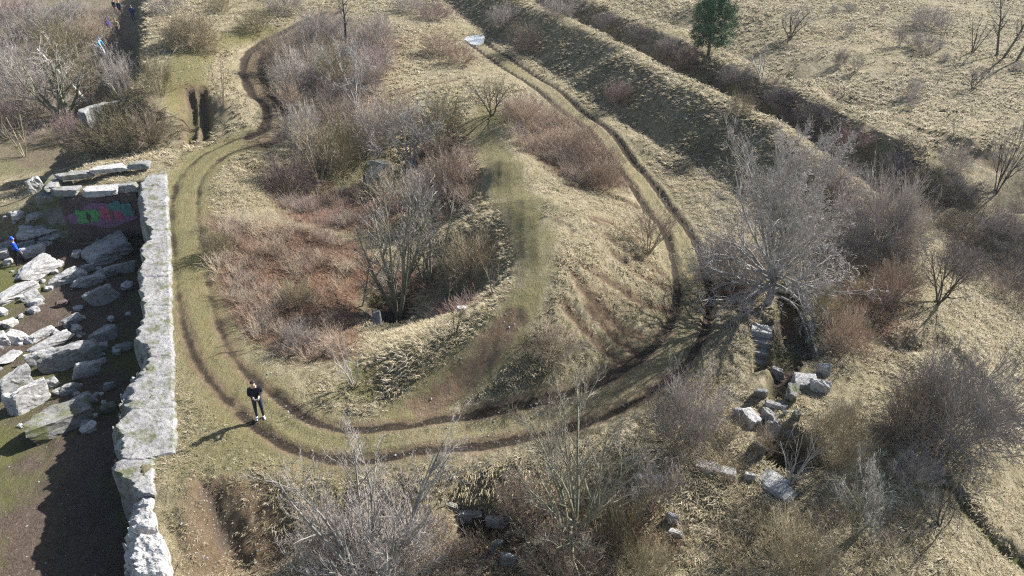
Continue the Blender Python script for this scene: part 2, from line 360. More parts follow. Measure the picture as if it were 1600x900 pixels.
prof = np.interp(sgn + wv, [-7, -4.5, -3.9, -.7, 0, .7, 4.0, 5.4, 8.4, 9.4, 12], [.3, .32, .55, 2.75, 2.95, 2.75, -1.1, -1.5, 1.35, 1.5, 1.45])
prof *= 1 - .55 * smooth(acc - 9, acc, al)
wr_ = smooth(-6.2, -4.4, sgn) * smooth(12.5, 9.5, sgn) * smooth(acc + 2.5, acc - 5, al) * smooth(-3, 3, al)
Z[nr_] = Z[nr_] * (1 - wr_) + prof * wr_
# tracks
def W0(pts): return spline(px_poly([(p[0], p[1], p[2] if len(p) > 2 else 0.0) for p in pts]))
RING = W0([(742,62,.3),(770,84,.3),(810,110,.3),(850,137,.25),(893,173,.2),(935,212,.1),(973,254),(1003,292),(1033,332),(1059,372),(1076,412),(1083,452),(1080,492),(1064,532),(1034,567),(985,602),(920,632),(850,652),(760,668),(680,679),(600,688),(540,690),(485,682),(440,660),(400,628)])
LEFT = W0([(400,628),(352,580),(320,520),(303,450),(294,380),(289,320),(300,275),(340,240),(400,220)])
MUDDY = W0([(400,220,.1),(428,203,.15),(432,178,.25),(410,150,.4),(394,118,.55),(398,88,.7),(425,64,.9),(470,40,1.1),(520,16,1.2)])
GULLY = W0([(297,214,.1),(301,190,.4),(300,165,1.0),(295,138,1.8)])
GUL2 = W0([(319,214,.1),(321,190,.4),(318,165,1.0),(312,140,1.6)])
PATH = W0([(745,185,1.6),(775,230,2),(800,290,2.5),(828,350,2.9),(838,400,3),(828,450,2.7),(800,505,2.1),(755,555,1.3),(690,605,.5),(640,645,.1)])
STREAK = W0([(800,500,2.1),(765,535,1.6),(735,575,1.0),(700,610,.4),(660,636,.1)])
TOPPATH = W0([(290,150,2),(290,110,2.1),(310,70,2),(380,60,1),(420,50,1)])
FARPATH = W0([(1235,95,1.6),(1290,125,1.6),(1350,160,1.6),(1400,185,1.5),(1450,210,1.4),(1500,225,1.4),(1560,250,1.3)])
RIGHTPATH = W0([(1360,500,.4),(1375,530,.4),(1420,540,.4),(1470,535,.2)])
BANKLINE = W0([(1455,740,0),(1500,765,-.2),(1550,820,-.4),(1600,860,-.8),(1650,900,-1)])
BANKL2 = W0([(1500,560,0),(1550,600,-.4),(1600,660,-1)])
FURROWS = [W0(f) for f in ([(925,345,2.5),(960,358,2.1),(1000,380,1.3)],[(905,455,2.2),(945,490,1.6),(1000,520,.7)],[(930,430,2.2),(985,462,1.4),(1042,482,.4)],
   [(890,440,2.3),(930,478,1.7),(985,520,.8)],[(885,480,2.2),(925,520,1.4),(975,560,.5)],[(950,375,2.2),(990,408,1.3),(1035,430,.4)],[(900,420,2.5),(955,446,1.9),(1000,470,1.1)],
   [(930,340,2.5),(975,352,1.7),(1010,365,1.0)],
   [(920,478,2),(960,510,1.4),(1005,545,.5)],[(880,290,1.6),(940,305,.8),(1000,325,.2)],[(860,300,1.9),(900,312,1.7),(980,330,.4)],[(960,400,2.0),(1000,430,1.2),(1040,450,.4)],
   [(620,140,1.2),(670,130,1.0),(730,120,.8)],[(560,170,.5),(620,138,1.2)])]
ring_ruts = [offset_line(RING, .78), offset_line(RING, -.78)]
left_ruts = [offset_line(LEFT, .72), offset_line(LEFT, -.72)]
muddy_ruts = [offset_line(MUDDY, .7), offset_line(MUDDY, -.7)]
near = (np.abs(X) < 60) & (Y > 8) & (Y < 125)
def dist_to(P):
    o = np.full(X.shape, 99.0); o[near] = seg_dist(X[near], Y[near], P); return o
d_ring = dist_to(RING); d_left = dist_to(LEFT); d_mud = dist_to(MUDDY)
dr = np.minimum(dist_to(ring_ruts[0]), dist_to(ring_ruts[1])); dl = np.minimum(dist_to(left_ruts[0]), dist_to(left_ruts[1])); dm = np.minimum(dist_to(muddy_ruts[0]), dist_to(muddy_ruts[1]))
wob = fbm(X * .35, Y * .35, 3, 11)
track_flat = smooth(1.9, 1.0, np.minimum(np.minimum(d_ring, d_left), d_mud))
Z -= .06 * track_flat
ring_str = smooth(.30, .52, wob + .22 * smooth(26, 40, Y)) * .8 + .2
brk_ = fbm(X * 1.3, Y * 1.3, 3, 15, .65)
rut_w = .20 + .16 * brk_
Z -= (.10 * (.75 + .8 * smooth(26, 36, Y)) * smooth(rut_w + .06, rut_w * .35, dr) - .05 * smooth(.2, 0, np.abs(dr - .42))) * ring_str * (.45 + 1.0 * brk_)
Z -= (.07 * smooth(.36, .08, dl)) * (.55 + .45 * smooth(.35, .6, wob))
Z -= .16 * smooth(.45, .1, dm)
d_gul = np.minimum(dist_to(GULLY), dist_to(GUL2)); Z -= 0.40 * smooth(.45, .08, d_gul + .3 * (fbm(X * 1.5, Y * 1.5, 3, 17) - .5))
d_path = dist_to(PATH); Z -= .08 * smooth(1.2, .3, d_path)
d_str = dist_to(STREAK); Z -= .16 * smooth(.8, .1, d_str)
d_fur = np.minimum.reduce([dist_to(f) for f in FURROWS]); Z -= .11 * smooth(.42, .05, d_fur + .25 * (fbm(X * 1.2, Y * 1.2, 2, 5) - .5))
d_far = dist_to(FARPATH); Z -= .12 * smooth(.6, .1, d_far)
d_rp = dist_to(RIGHTPATH); Z -= .25 * smooth(.7, .1, d_rp)
d_bank = np.minimum(dist_to(BANKLINE), dist_to(BANKL2)); Z -= .35 * smooth(.55, .1, d_bank)
# tufty relief
off_track = 1 - .8 * track_flat * (1 - smooth(.5, .9, wob))
off_track *= 1 - .7 * smooth(1.6, .6, d_path)
off_track *= 1 - .6 * smooth(40, 56, Y)
Z += off_track * (.30 * (fbm(X * .45, Y * .45, 3, 21) - .5) + .22 * (fbm(X * 1.5, Y * 1.1, 3, 31, .6) - .5) + .10 * (fbm(X * 4, Y * 3.2, 2, 41) - .5))
#slope_amt = np.hypot(*np.gradient(ra(*np.meshgrid(axis(-60, 60, 1, -700, 700, 1.3), axis(8, 110, 1, -150, 1200, 1.3)))))[:1, :1]

def Zat(x, y):
    x = np.asarray(x, float); y = np.asarray(y, float)
    i = np.clip(np.searchsorted(gx, x) - 1, 0, len(gx) - 2); j = np.clip(np.searchsorted(gy, y) - 1, 0, len(gy) - 2)
    fx = np.clip((x - gx[i]) / (gx[i + 1] - gx[i]), 0, 1); fy = np.clip((y - gy[j]) / (gy[j + 1] - gy[j]), 0, 1)
    return (Z[j, i] * (1 - fx) + Z[j, i + 1] * fx) * (1 - fy) + (Z[j + 1, i] * (1 - fx) + Z[j + 1, i + 1] * fx) * fy
def place(px, py):
    """where the line of sight through (px, py) meets the ground"""
    zs = np.linspace(6, -6, 1200); P = W(np.full(1200, px), np.full(1200, py), zs); g = Zat(P[:, 0], P[:, 1])
    k = np.argmax(P[:, 2] <= g)
    return P[k].copy() if P[k, 2] <= g[k] else W(px, py, -3)
def px_world(pts): return np.array([place(*p)[:2] for p in pts])

# masks
def region(pts, soft=1.2): return smooth(-soft, soft, poly_sdf(X, Y, px_world(pts)))
m_red = np.maximum.reduce([
  region([(325,345),(420,345),(560,380),(600,420),(560,470),(560,560),(470,560),(390,530),(340,460)], .8),
  region([(420,290),(580,290),(640,330),(560,370),(440,340)], 1.0) * .9,
  region([(790,170),(860,180),(960,240),(985,295),(900,290),(820,240)], 1.0) * .8,
  region([(1110,400),(1200,430),(1180,510),(1110,470)], 1.0) * .75,
  region([(1280,430),(1420,420),(1420,520),(1290,560)], 1.2) * .8,
  region([(640,220),(740,230),(735,300),(650,330)], 1.2) * .8,
  region([(800,790),(1000,780),(1060,860),(900,900),(720,900),(680,840)], 1.2) * .7,
  region([(440,40),(640,60),(590,170),(440,150)], 1.5) * .6,
  region([(900,440),(1000,450),(1040,500),(960,500)], .8) * .35])
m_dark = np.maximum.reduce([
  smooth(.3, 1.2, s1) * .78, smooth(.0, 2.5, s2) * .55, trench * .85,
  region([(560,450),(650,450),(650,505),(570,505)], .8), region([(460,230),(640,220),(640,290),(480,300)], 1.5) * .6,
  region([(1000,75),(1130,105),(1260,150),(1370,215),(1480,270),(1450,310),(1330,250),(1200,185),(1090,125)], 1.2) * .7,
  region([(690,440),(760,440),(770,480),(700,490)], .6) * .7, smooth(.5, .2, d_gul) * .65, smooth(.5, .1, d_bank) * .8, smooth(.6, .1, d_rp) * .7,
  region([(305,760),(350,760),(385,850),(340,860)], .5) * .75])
m_green = np.maximum.reduce([
  smooth(2.4, .9, d_left + 1.0 * (brk_ - .5)) * .62, smooth(1.7, .3, d_path + 1.1 * (brk_ - .5) + 1.0 * (fbm(X * 3, Y * 3, 3, 19, .65) - .5)) * .6, smooth(1.2, .3, d_ring + .8 * (brk_ - .5)) * .45, smooth(2.6, .8, dist_to(TOPPATH)) * .8,
  region([(270,560),(420,600),(700,680),(640,740),(420,760),(270,830)], 2.0) * .62, region([(540,560),(600,560),(600,630),(540,630)], .7) * .8,
  region([(790,560),(980,520),(1010,570),(860,620)], 1.0) * .45, region([(740,160),(790,165),(800,200),(745,195)], .8) * .9,
  region([(900,90),(1040,160),(1170,240),(1110,270),(960,170)], 1.5) * .45, region([(0,730),(100,740),(100,820),(0,860)], 1.5) * .5])
m_mud = np.maximum.reduce([np.minimum(1, smooth(.25, .12, dr + .2 * (brk_ - .5)) * (.75 + .4 * ring_str + .3 * smooth(24, 32, Y))), smooth(.27, .06, dl + .3 * (brk_ - .5)) * (.52 + .25 * smooth(.42, .62, wob)), smooth(.5, .15, dm + .35 * (brk_ - .5)), smooth(1.3, .5, d_mud + .8 * (brk_ - .5)) * .35,
  smooth(.35, .05, d_fur) * .45, smooth(.4, .1, d_far) * .35])
m_dirt = np.maximum.reduce([smooth(.85, .3, d_str + .8 * (brk_ - .5)) * 1.0, smooth(.6, .25, np.minimum(dr, dl) + .3 * (brk_ - .5)) * .6 * smooth(36, 28, Y), smooth(.5, .1, d_fur) * .8,
  region([(290,745),(430,745),(455,900),(280,900)], .8) * .95, smooth(1.5, .3, np.minimum(d_gul, d_mud)) * .6, smooth(1.0, .2, d_far) * .5,
  region([(0,270),(60,300),(0,330)], 1.5) * .5, region([(1200,480),(1250,500),(1270,590),(1190,640)], .5) * .3])
m_chalk = np.maximum.reduce([region([(320,760),(460,760),(470,900),(290,900)], 1.0) * 1.3, smooth(1.3, .5, d_ring) * .55 * (Y < 30), smooth(.8, .2, d_str) * .5,
  region([(0,260),(60,260),(60,320),(0,320)], 1.5) * .4, region([(1195,460),(1250,470),(1280,580),(1200,580)], .5) * .6, region([(430,560),(520,600),(500,640),(430,640)], .8) * .4])
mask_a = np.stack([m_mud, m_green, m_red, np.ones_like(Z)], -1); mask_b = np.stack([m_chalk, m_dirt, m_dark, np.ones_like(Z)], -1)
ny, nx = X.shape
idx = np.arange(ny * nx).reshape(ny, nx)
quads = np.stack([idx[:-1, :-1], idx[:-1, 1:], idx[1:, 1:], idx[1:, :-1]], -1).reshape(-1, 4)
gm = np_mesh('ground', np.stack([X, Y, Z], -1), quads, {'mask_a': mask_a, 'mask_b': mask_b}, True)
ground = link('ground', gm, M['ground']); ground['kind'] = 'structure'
def sample(A, x, y):
    i = np.clip(np.searchsorted(gx, x), 0, nx - 1); j = np.clip(np.searchsorted(gy, y), 0, ny - 1); return A[j, i]

# ------------------------------------------------------------------ haze
bm = bmesh.new(); bmesh.ops.create_cube(bm, size=1); hm_ = bpy.data.meshes.new('haze'); bm.to_mesh(hm_); bm.free()
hz = link('haze', hm_); zlo = float(Z.min()) - 1.0
hz.scale = (gx[-1] - gx[0] + 20, gy[-1] - gy[0] + 20, 24 - zlo); hz.location = ((gx[0] + gx[-1]) / 2, (gy[0] + gy[-1]) / 2, (24 + zlo) / 2); hz['kind'] = 'stuff'; hz['label'] = 'thin pale bluish haze over the far field'
hmt = bpy.data.materials.new('haze_air'); hmt.use_nodes = True; hmt.node_tree.nodes.clear()
vo = hmt.node_tree.nodes.new('ShaderNodeVolumePrincipled'); vo.inputs['Color'].default_value = (.80, .86, .95, 1); vo.inputs['Density'].default_value = .0002; vo.inputs['Anisotropy'].default_value = .3
mo = hmt.node_tree.nodes.new('ShaderNodeOutputMaterial'); hmt.node_tree.links.new(vo.outputs[0], mo.inputs['Volume']); hm_.materials.append(hmt)

# ------------------------------------------------------------------ walls
def strip_wall(name, left, right, rows, z_top, z_bot, mat, nt_=40, rough=.035, seed=3, edge=.35, cracks=()):
    """a thick wall: broken top between two outlines, sides down to z_bot"""
    lx = np.interp(rows, left[:, 0], left[:, 1]); rx = np.interp(rows, right[:, 0], right[:, 1])
    L_ = W(lx, rows, z_top); Rr = W(rx, rows, z_top)
    n = len(rows); t = np.linspace(0, 1, nt_)
    jl = (fbm(rows * .05, rows * 0 + 3, 3, seed) - .5) * .5 + (fbm(rows * .22, rows * 0 + 8, 3, seed + 2, .6) - .5) * .4
    jr = (fbm(rows * .15, rows * 0 + 13, 3, seed + 5) - .5) * .14
    L_[:, 0] += jl; Rr[:, 0] += jr
    top = L_[:, None, :] * (1 - t)[None, :, None] + Rr[:, None, :] * t[None, :, None]
    x, y = top[..., 0], top[..., 1]
    width = np.linalg.norm(Rr - L_, axis=1)[:, None]
    dl_ = t[None] * width; dr_ = (1 - t)[None] * width
    z = z_top + rough * 1.6 * (fbm(x * .7, y * .7, 3, seed + 9) - .5) + rough * .9 * (fbm(x * 3.1, y * 3.1, 3, seed + 10) - .5) + min(rough, .09) * .7 * (fbm(x * 9, y * 9, 2, seed + 12) - .5)
    brk = np.clip(fbm(x * .45, y * .45, 3, seed + 20) * 2.6 - .95, 0, 1)
    ew = .10 + edge * 1.3 * brk * (.5 + fbm(x * 2.2, y * 2.2, 3, seed + 33, .7))
    z = z - (.08 + .5 * brk) * smooth(1, 0, dl_ / ew) * (1 + 1.3 * (fbm(x * 4, y * 4, 3, seed + 30, .65) - .5))
    z = z - .07 * smooth(.14, 0, dr_)
    for (pyc, dep, wd) in cracks:
        rr = rows[:, None] + 8 * (fbm(x * 1.1, y * 1.1, 3, seed + int(pyc)) - .5)
        z = z - dep * smooth(wd, 0, np.abs(rr - pyc))
    top[..., 2] = z
    # side rings
    depths = np.linspace(0, 1, 9)[1:]
    Lw = []; Rw = []
    for dd in depths:
        a = top[:, 0].copy(); a[:, 2] = a[:, 2] * (1 - dd) + z_bot * dd
        a[:, 0] += -.25 * dd + .35 * (fbm(a[:, 1] * .9, a[:, 2] * .9, 3, seed + 40) - .5); Lw.append(a)
        b = top[:, -1].copy(); b[:, 2] = b[:, 2] * (1 - dd) + z_bot * dd; b[:, 0] += .15 * dd; Rw.append(b)
    full = np.concatenate([np.stack(Lw[::-1], 1), top, np.stack(Rw, 1)], 1)
    m_ = full.shape[1]; ii = np.arange(n * m_).reshape(n, m_)
    f = np.stack([ii[:-1, :-1], ii[:-1, 1:], ii[1:, 1:], ii[1:, :-1]], -1).reshape(-1, 4)
    cl = full.reshape(-1, 3)
    me = np_mesh(name, cl, f, None, False)
    bm = bmesh.new(); bm.from_mesh(me)
    be = [e for e in bm.edges if e.is_boundary]; bmesh.ops.holes_fill(bm, edges=be, sides=0)
    bmesh.ops.recalc_face_normals(bm, faces=bm.faces); bm.to_mesh(me); bm.free()
    return link(name, me, mat)
wall = strip_wall('concrete_wall', WL, WR, np.concatenate([np.arange(264, 400, 1.2), np.arange(400, 700, 1.6), np.arange(700, 716, 1.0), np.arange(716, 773, 1.8)]), .14, -5.2, M['concrete'],
   cracks=[(292, .05, 2), (326, .04, 2), (432, .05, 2), (478, .03, 2), (558, .07, 2.5), (640, .03, 2), (716, .05, 2)])
tag(wall, 'long thick pale concrete wall with a broken left edge running beside the wheel track', 'wall')
low = strip_wall('wall_stump', LL, LR, np.arange(776, 1060, 2.2), .02, -5.2, M['rockwhite'], rough=.24, seed=23, edge=.4, cracks=[(828, .3, 8), (900, .2, 6)])
tag(low, 'crumbled white end block of the wall at the bottom edge of the photo', 'wall')

# ------------------------------------------------------------------ rocks
def ico(sub=4):
    bm = bmesh.new(); bmesh.ops.create_icosphere(bm, subdivisions=sub, radius=1)
    v = np.array([q.co[:] for q in bm.verts]); f = np.array([[q.index for q in p.verts] for p in bm.faces]); bm.free(); return v, f
ICO4, ICO3, ICO2 = ico(5), ico(4), ico(2)
def noise3(p, s, seed): return (fbm(p[:, 0] * s + p[:, 2] * s * .7, p[:, 1] * s - p[:, 2] * s * .5, 4, seed, .6) - .5)
def rock_mesh(name, dims, seed, base=ICO3, nplanes=12, rough=.28, box=.62):
    r = np.random.default_rng(seed); v, f = base
    N = r.normal(size=(nplanes, 3)); N /= np.linalg.norm(N, axis=1)[:, None]; hh = r.uniform(.62, 1.0, nplanes)
    q = np.eye(3); ax = np.vstack([q, -q]); ax = ax + r.normal(0, .14, ax.shape); ax /= np.linalg.norm(ax, axis=1)[:, None]
    N = np.vstack([N, ax]); hh = np.concatenate([hh, np.full(6, box)])
    d = v @ N.T; d = np.where(d > .05, hh / np.maximum(d, .05), 9); rad = d.min(1)
    rad = np.minimum(rad, 1.25)
    p = v * rad[:, None]
    p = p + v * (rough * noise3(p, 2.3, seed) + rough * .5 * noise3(p, 7, seed + 3))[:, None]
    p /= np.abs(p).max(0)
    p = p * np.array(dims) * .5
    return np_mesh(name, p, f, None, False)
def add_rock(name, label, cat, px, py, wpx, hpx, mat, seed, thick=None, rz=0.0, tilt=(0, 0), sink=.25, z=None, group=None, planes=12, box=.6, parent=None):
    """rock whose middle is seen at (px, py); wpx across, hpx tall on the photo"""
    p = place(px, py) if z is None else W(px, py, z)
    D = depth_of(p); wx = wpx * D / F_PX
    a = math.asin((CAM_H - p[2]) / np.linalg.norm(p - np.array([0, 0, CAM_H])))
    th = thick if thick else .45 * wx
    dy = max(.35 * wx, (hpx * D / F_PX - th * math.cos(a)) / math.sin(a))
    o = link(name, rock_mesh(name, (wx * 1.05, dy * 1.05, th), seed, ICO3, planes, box=box), mat, parent)
    az = math.atan2(p[0], p[1])
    o.location = (p[0], p[1], p[2] + th * (.5 - sink)); o.rotation_euler = (R_(tilt[0]), R_(tilt[1]), -az + R_(rz))
    if label: tag(o, label, cat, group)
    return o
G0 = 'small rubble between the fallen blocks'
G1 = 'fallen stone blocks in the ditch below the wall'
rocks = [
 ('pale flat slab lying north of the blue-hooded person, longest of the upper stones', 68, 360, 70, 26, 'rockwhite', -8, .5),
 ('rounded grey stone just above the long flat slab', 63, 338, 42, 20, 'rock', 10, .5),
 ('small dark stone against the right end of the long flat slab', 104, 345, 18, 16, 'rock', 0, .5),
 ('upright grey stone stump on the bare bank behind the rubble', 58, 300, 22, 40, 'rockwhite', 0, 1.3),
 ('pale squarish stone beside the blue-hooded person', 53, 397, 40, 26, 'rockwhite', 15, .7),
 ('long tilted pale block below the blue-hooded person', 57, 427, 62, 36, 'rockwhite', 25, .8),
 ('small pinkish stone between two pale blocks', 74, 384, 16, 11, 'rockwhite', 0, .35),
 ('wide sunlit slab with bright white top', 108, 437, 60, 26, 'rockwhite', 0, .7),
 ('oval grey stone touching the right end of the wide white slab', 140, 443, 50, 22, 'rock', 0, .6),
 ('huge dark grey slab leaning in the wall shadow', 168, 396, 72, 46, 'rock', 25, .9),
 ('small dark block under the huge leaning slab', 138, 423, 20, 18, 'rock', 0, .6),
 ('long dark block at the foot of the wall behind the round boulder', 168, 431, 40, 18, 'rock', 10, .6),
 ('squarish dark block pressed against the wall foot', 198, 424, 32, 22, 'rock', 0, .8),
 ('pair of pale split slabs at the left edge, larger one', 26, 463, 62, 32, 'rockwhite', 25, .6),
 ('narrow grey slab beside the pale split slab', 50, 468, 30, 20, 'rock', 30, .6),
 ('thin grey slab pointing to the round boulder', 57, 474, 30, 12, 'rock', 25, .3),
 ('round cracked boulder in the wall shadow', 163, 473, 46, 34, 'rock', 0, 1.3),
 ('small oval stone alone below the round boulder', 116, 506, 33, 20, 'rock', 10, .6),
 ('oval shaded stone close to the wall foot', 165, 529, 42, 26, 'rock', 15, .8),
 ('dark wedge under the oval shaded stone', 152, 549, 34, 16, 'rock', 0, .5),
 ('very dark stone deep in shade by the wall foot', 197, 546, 28, 18, 'rock', 0, .5),
 ('thin pale beam of stone above the flat slab', 66, 525, 50, 22, 'rockwhite', 20, .35),
 ('flat whitish slab above the biggest boulder', 80, 541, 66, 22, 'rockwhite', 8, .5),
 ('biggest boulder, angular with a mossy green top', 114, 568, 86, 52, 'rock', 0, 1.5),
 ('angular chunk leaning on the lower right of the biggest boulder', 138, 586, 40, 30, 'rock', 0, .9),
 ('pale lump left of the biggest boulder', 60, 568, 32, 24, 'rockwhite', 0, .8),
 ('small pale lump wedged on the left shoulder of the biggest boulder', 78, 556, 26, 18, 'rockwhite', 0, .6),
 ('stone plank standing on edge left of the flat whitish slab', 27, 530, 28, 32, 'rockwhite', 35, .4),
 ('thin sliver of stone lying below the standing plank', 15, 560, 44, 22, 'rockwhite', 40, .25),
 ('round pale stone cut by the left edge of the photo', 2, 540, 26, 36, 'rockwhite', 0, .9),
 ('grey pointed boulder at the left edge with a sunlit right face', 27, 608, 52, 46, 'rock', 20, 1.2),
 ('big sunlit boulder right of the grey pointed boulder', 48, 633, 60, 52, 'rockwhite', 20, 1.3),
 ('little blue-grey stone between two boulders', 83, 603, 20, 22, 'rock', 0, .5),
 ('small angular stone below the biggest boulder', 110, 613, 28, 20, 'rock', 0, .6),
 ('little stone alone in the deep wall shadow', 173, 608, 20, 20, 'rock', 0, .5),
 ('medium slab lying behind the long mossy block', 126, 634, 46, 26, 'rock', 8, .6),
 ('long mossy block, lowest of the fallen stones', 103, 667, 110, 48, 'rockmoss', 14, 1.2),
 ('mossy chunk at the wall foot beside the long mossy block', 172, 644, 24, 24, 'rockmoss', 0, .6),
 ('pale stone cut by the left edge beside the blue-hooded person', 3, 402, 22, 22, 'rockwhite', 0, .6),
 ('flat grey stone at the left edge above the rubble', 8, 386, 28, 14, 'rock', 0, .4),
 ('dim grey stone right of the standing blue-hooded person', 42, 383, 26, 12, 'rock', 0, .35),
 ('low grey slab behind the long flat slab', 78, 373, 30, 12, 'rock', 0, .35),
 ('reddish broken brick lump below the round boulder', 97, 478, 22, 16, 'brickface', 0, .4),
]
for i, (lab, px, py, wp, hp, mt, rz, th) in enumerate(rocks):
    add_rock('fallen_stone', lab, 'stone', px, py, wp * 1.04, hp * 1.0, M[mt], 100 + i, th * 1.08, rz, (random.Random(i).uniform(-10, 10), random.Random(i + 50).uniform(-10, 10)), .22, group=G1, planes=10 + i % 5)

r_ = random.Random(5); SM = [rock_mesh('rubble_stone', (1, r_.uniform(.6, .9), r_.uniform(.45, .7)), 900 + k, ICO2, 8) for k in range(7)]
for k in range(95):
    px, py = r_.uniform(-5, 205), 325 + 360 * r_.random() ** 1.1
    if px > 205 - max(0, (py - 540)) * .25: continue
    p = place(px, py); o = bpy.data.objects.new('rubble_stone', SM[k % 7]); COL.objects.link(o); sz = .26 + .62 * r_.random() ** 2
    o.scale = (sz, sz, sz); o.location = (p[0], p[1], p[2] + sz * .12); o.rotation_euler = (r_.uniform(-.3, .3), r_.uniform(-.3, .3), r_.uniform(0, 6.28))
    if not SM[k % 7].materials: SM[k % 7].materials.append(M['rock' if k % 2 else 'rockwhite'])
    tag(o, 'small grey rubble stone lying between the large fallen blocks', 'stone', G0)
# blockhouse ruin at the wall's far end
bp = W(163, 318, -2.2); bD = depth_of(bp)
ruin = empty('ruined_casemate', (W(163, 294, -.4)[0], W(163, 294, -.4)[1] - 1.25, -3.1), 'ruined brick casemate with graffiti under heavy pale roof slabs at the far wall end', 'ruin', None, R_(11))
def box_mesh(name, sx, sy, sz, seed, rough=.05, cuts=10, taper=0.0):
    bm = bmesh.new(); bmesh.ops.create_cube(bm, size=1)
    bmesh.ops.subdivide_edges(bm, edges=bm.edges[:], cuts=cuts, use_grid_fill=True)
    p = np.array([v.co[:] for v in bm.verts]); s_ = np.array([sx, sy, sz])
    e = np.sort(np.abs(p), 1)[:, 1:]; ed = smooth(.40, .5, e[:, 0])
    p = p * (1 - .06 * ed[:, None] * np.minimum(1, .5 / s_))
    q = p * s_
    if taper: q[:, 0] *= 1 - taper * (p[:, 2] + .5)
    nn = noise3(q, 1.3, seed); n2 = noise3(q + 7, 4.0, seed + 1)
    q = q + (p / np.maximum(np.linalg.norm(p, axis=1)[:, None], .1)) * (rough * 2 * nn + rough * n2)[:, None]
    for v, c in zip(bm.verts, q): v.co = c
    me = bpy.data.meshes.new(name); bm.to_mesh(me); bm.free(); return me
o = link('brick_front', box_mesh('brick_front', 4.4, 2.4, 2.9, 5), M['brickface'], ruin); o.location = (.1, 1.2, 1.25)
o = link('side_mass', box_mesh('side_mass', 1.6, 3.4, 3.2, 6, .12), M['rockmoss'], ruin); o.location = (-2.6, 1.9, 1.3)
slabs = [(-1.7, .55, 3.0, 1.7, 1.0, .5, 'concrete', -6), (.35, .2, 2.95, 2.3, 1.3, .55, 'rockwhite', 3), (1.85, .75, 2.9, 1.5, 1.2, .6, 'concrete', -4), (-1.5, 2.0, 3.35, 2.4, .9, .42, 'concrete', 4),
         (.6, 2.3, 3.5, 2.4, .9, .4, 'rockwhite', 6), (2.3, 2.4, 3.55, 1.7, .9, .4, 'concrete', -3), (-2.6, 1.3, 3.1, .9, 1.8, .45, 'concrete', 8)]
for k, (x, y, z, sx, sy, sz, mt, rz) in enumerate(slabs):
    o = link('roof_slab', rock_mesh('roof_slab', (sx, sy, sz), 300 + k, ICO3, 5, .10, .55), M[mt], ruin); o.location = (x, y, z); o.rotation_euler = (R_(-4), 0, R_(rz))
# spray paint, thin raised patches on the brick front
def paint_patch(name, col, pts, parent, y=-.075):
    bm = bmesh.new(); vs = [bm.verts.new((x, 0, z)) for x, z in pts]; f = bm.faces.new(vs)
    r = bmesh.ops.extrude_face_region(bm, geom=[f]); bmesh.ops.translate(bm, verts=[g for g in r['geom'] if isinstance(g, bmesh.types.BMVert)], vec=(0, .06, 0))
    bmesh.ops.recalc_face_normals(bm, faces=bm.faces)
    me = bpy.data.meshes.new(name); bm.to_mesh(me); bm.free(); o = link(name, me, col, parent); o.location = (0, y, 0); return o
PG = mat_plain('green_spray_paint', (.08, .27, .10), .6, .5, 6); PP = mat_plain('pink_spray_paint', (.30, .08, .13), .6, .5, 6); PB = mat_plain('teal_spray_paint', (.07, .17, .17), .6, .5, 6); PV = mat_plain('violet_spray_paint', (.17, .10, .17), .7, .4, 5)
def blob(cx, cz, rx, rz_, seed, n=22):
    r = np.random.default_rng(seed); ph = r.uniform(0, 6.28, 3)
    return [(cx + rx * math.cos(t) * (1 + .18 * math.sin(3 * t + ph[0]) + .14 * math.sin(5 * t + ph[1])), cz + rz_ * math.sin(t) * (1 + .2 * math.sin(4 * t + ph[2]))) for t in np.linspace(0, 2 * math.pi, n, endpoint=False)]
for nm, c, b, y in (('paint_backing', PV, blob(.1, 1.5, 2.0, .75, 1, 40), -.09), ('green_letter', PG, blob(-1.0, 1.5, .42, .5, 2), -.11), ('green_letter', PG, blob(-.4, 1.55, .34, .45, 3), -.115), ('pink_letter', PP, blob(.35, 1.6, .38, .5, 4), -.11),
                 ('pink_letter', PP, blob(.95, 1.5, .36, .42, 5), -.115), ('teal_letter', PB, blob(1.0, 2.05, .5, .3, 6), -.12), ('teal_letter', PB, blob(1.6, 1.75, .35, .5, 7), -.125), ('dark_outline', M['darkbark'], blob(-.7, 1.5, .12, .3, 8), -.13), ('dark_outline', M['darkbark'], blob(.65, 1.55, .1, .32, 9), -.13)):
    paint_patch(nm, c, b, ruin, y)
# low stone coping on the mound in the upper left
def coping(name, label, pts, z, width, depth, mat, seed):
    P = spline(np.array([W(px, py, z)[:2] for px, py in pts]), 14); T = np.gradient(P, axis=0); T /= np.linalg.norm(T, axis=1)[:, None]; Nn = np.stack([-T[:, 1], T[:, 0]], 1)
    k = len(P); prof = [(-.5, -1), (-.5, -.15), (-.42, 0), (0, .02), (.42, 0), (.5, -.15), (.5, -1)]
    V = np.zeros((k, len(prof), 3))
    for j, (a, b) in enumerate(prof):
        n_ = (fbm(np.arange(k) * .3, np.full(k, j * 3.0), 3, seed) - .5) * .18
        V[:, j, :2] = P + Nn * (a * width + n_)[:, None] ; V[:, j, 2] = z + (b * depth if b < -.5 else b * .6) + n_ * .6
    ii = np.arange(k * len(prof)).reshape(k, len(prof)); f = np.stack([ii[:-1, :-1], ii[1:, :-1], ii[1:, 1:], ii[:-1, 1:]], -1).reshape(-1, 4)
    me = np_mesh(name, V, f); bm = bmesh.new(); bm.from_mesh(me); bmesh.ops.holes_fill(bm, edges=[e for e in bm.edges if e.is_boundary], sides=0); bmesh.ops.recalc_face_normals(bm, faces=bm.faces); bm.to_mesh(me); bm.free()
    return tag(link(name, me, mat), label, 'wall')
coping('retaining_wall', 'grassy mound edge capped by a pale weathered stone coping in the upper left', [(126,176),(135,168),(165,161),(200,156),(232,151)], 1.15, .5, 4.0, M['rock'], 3)

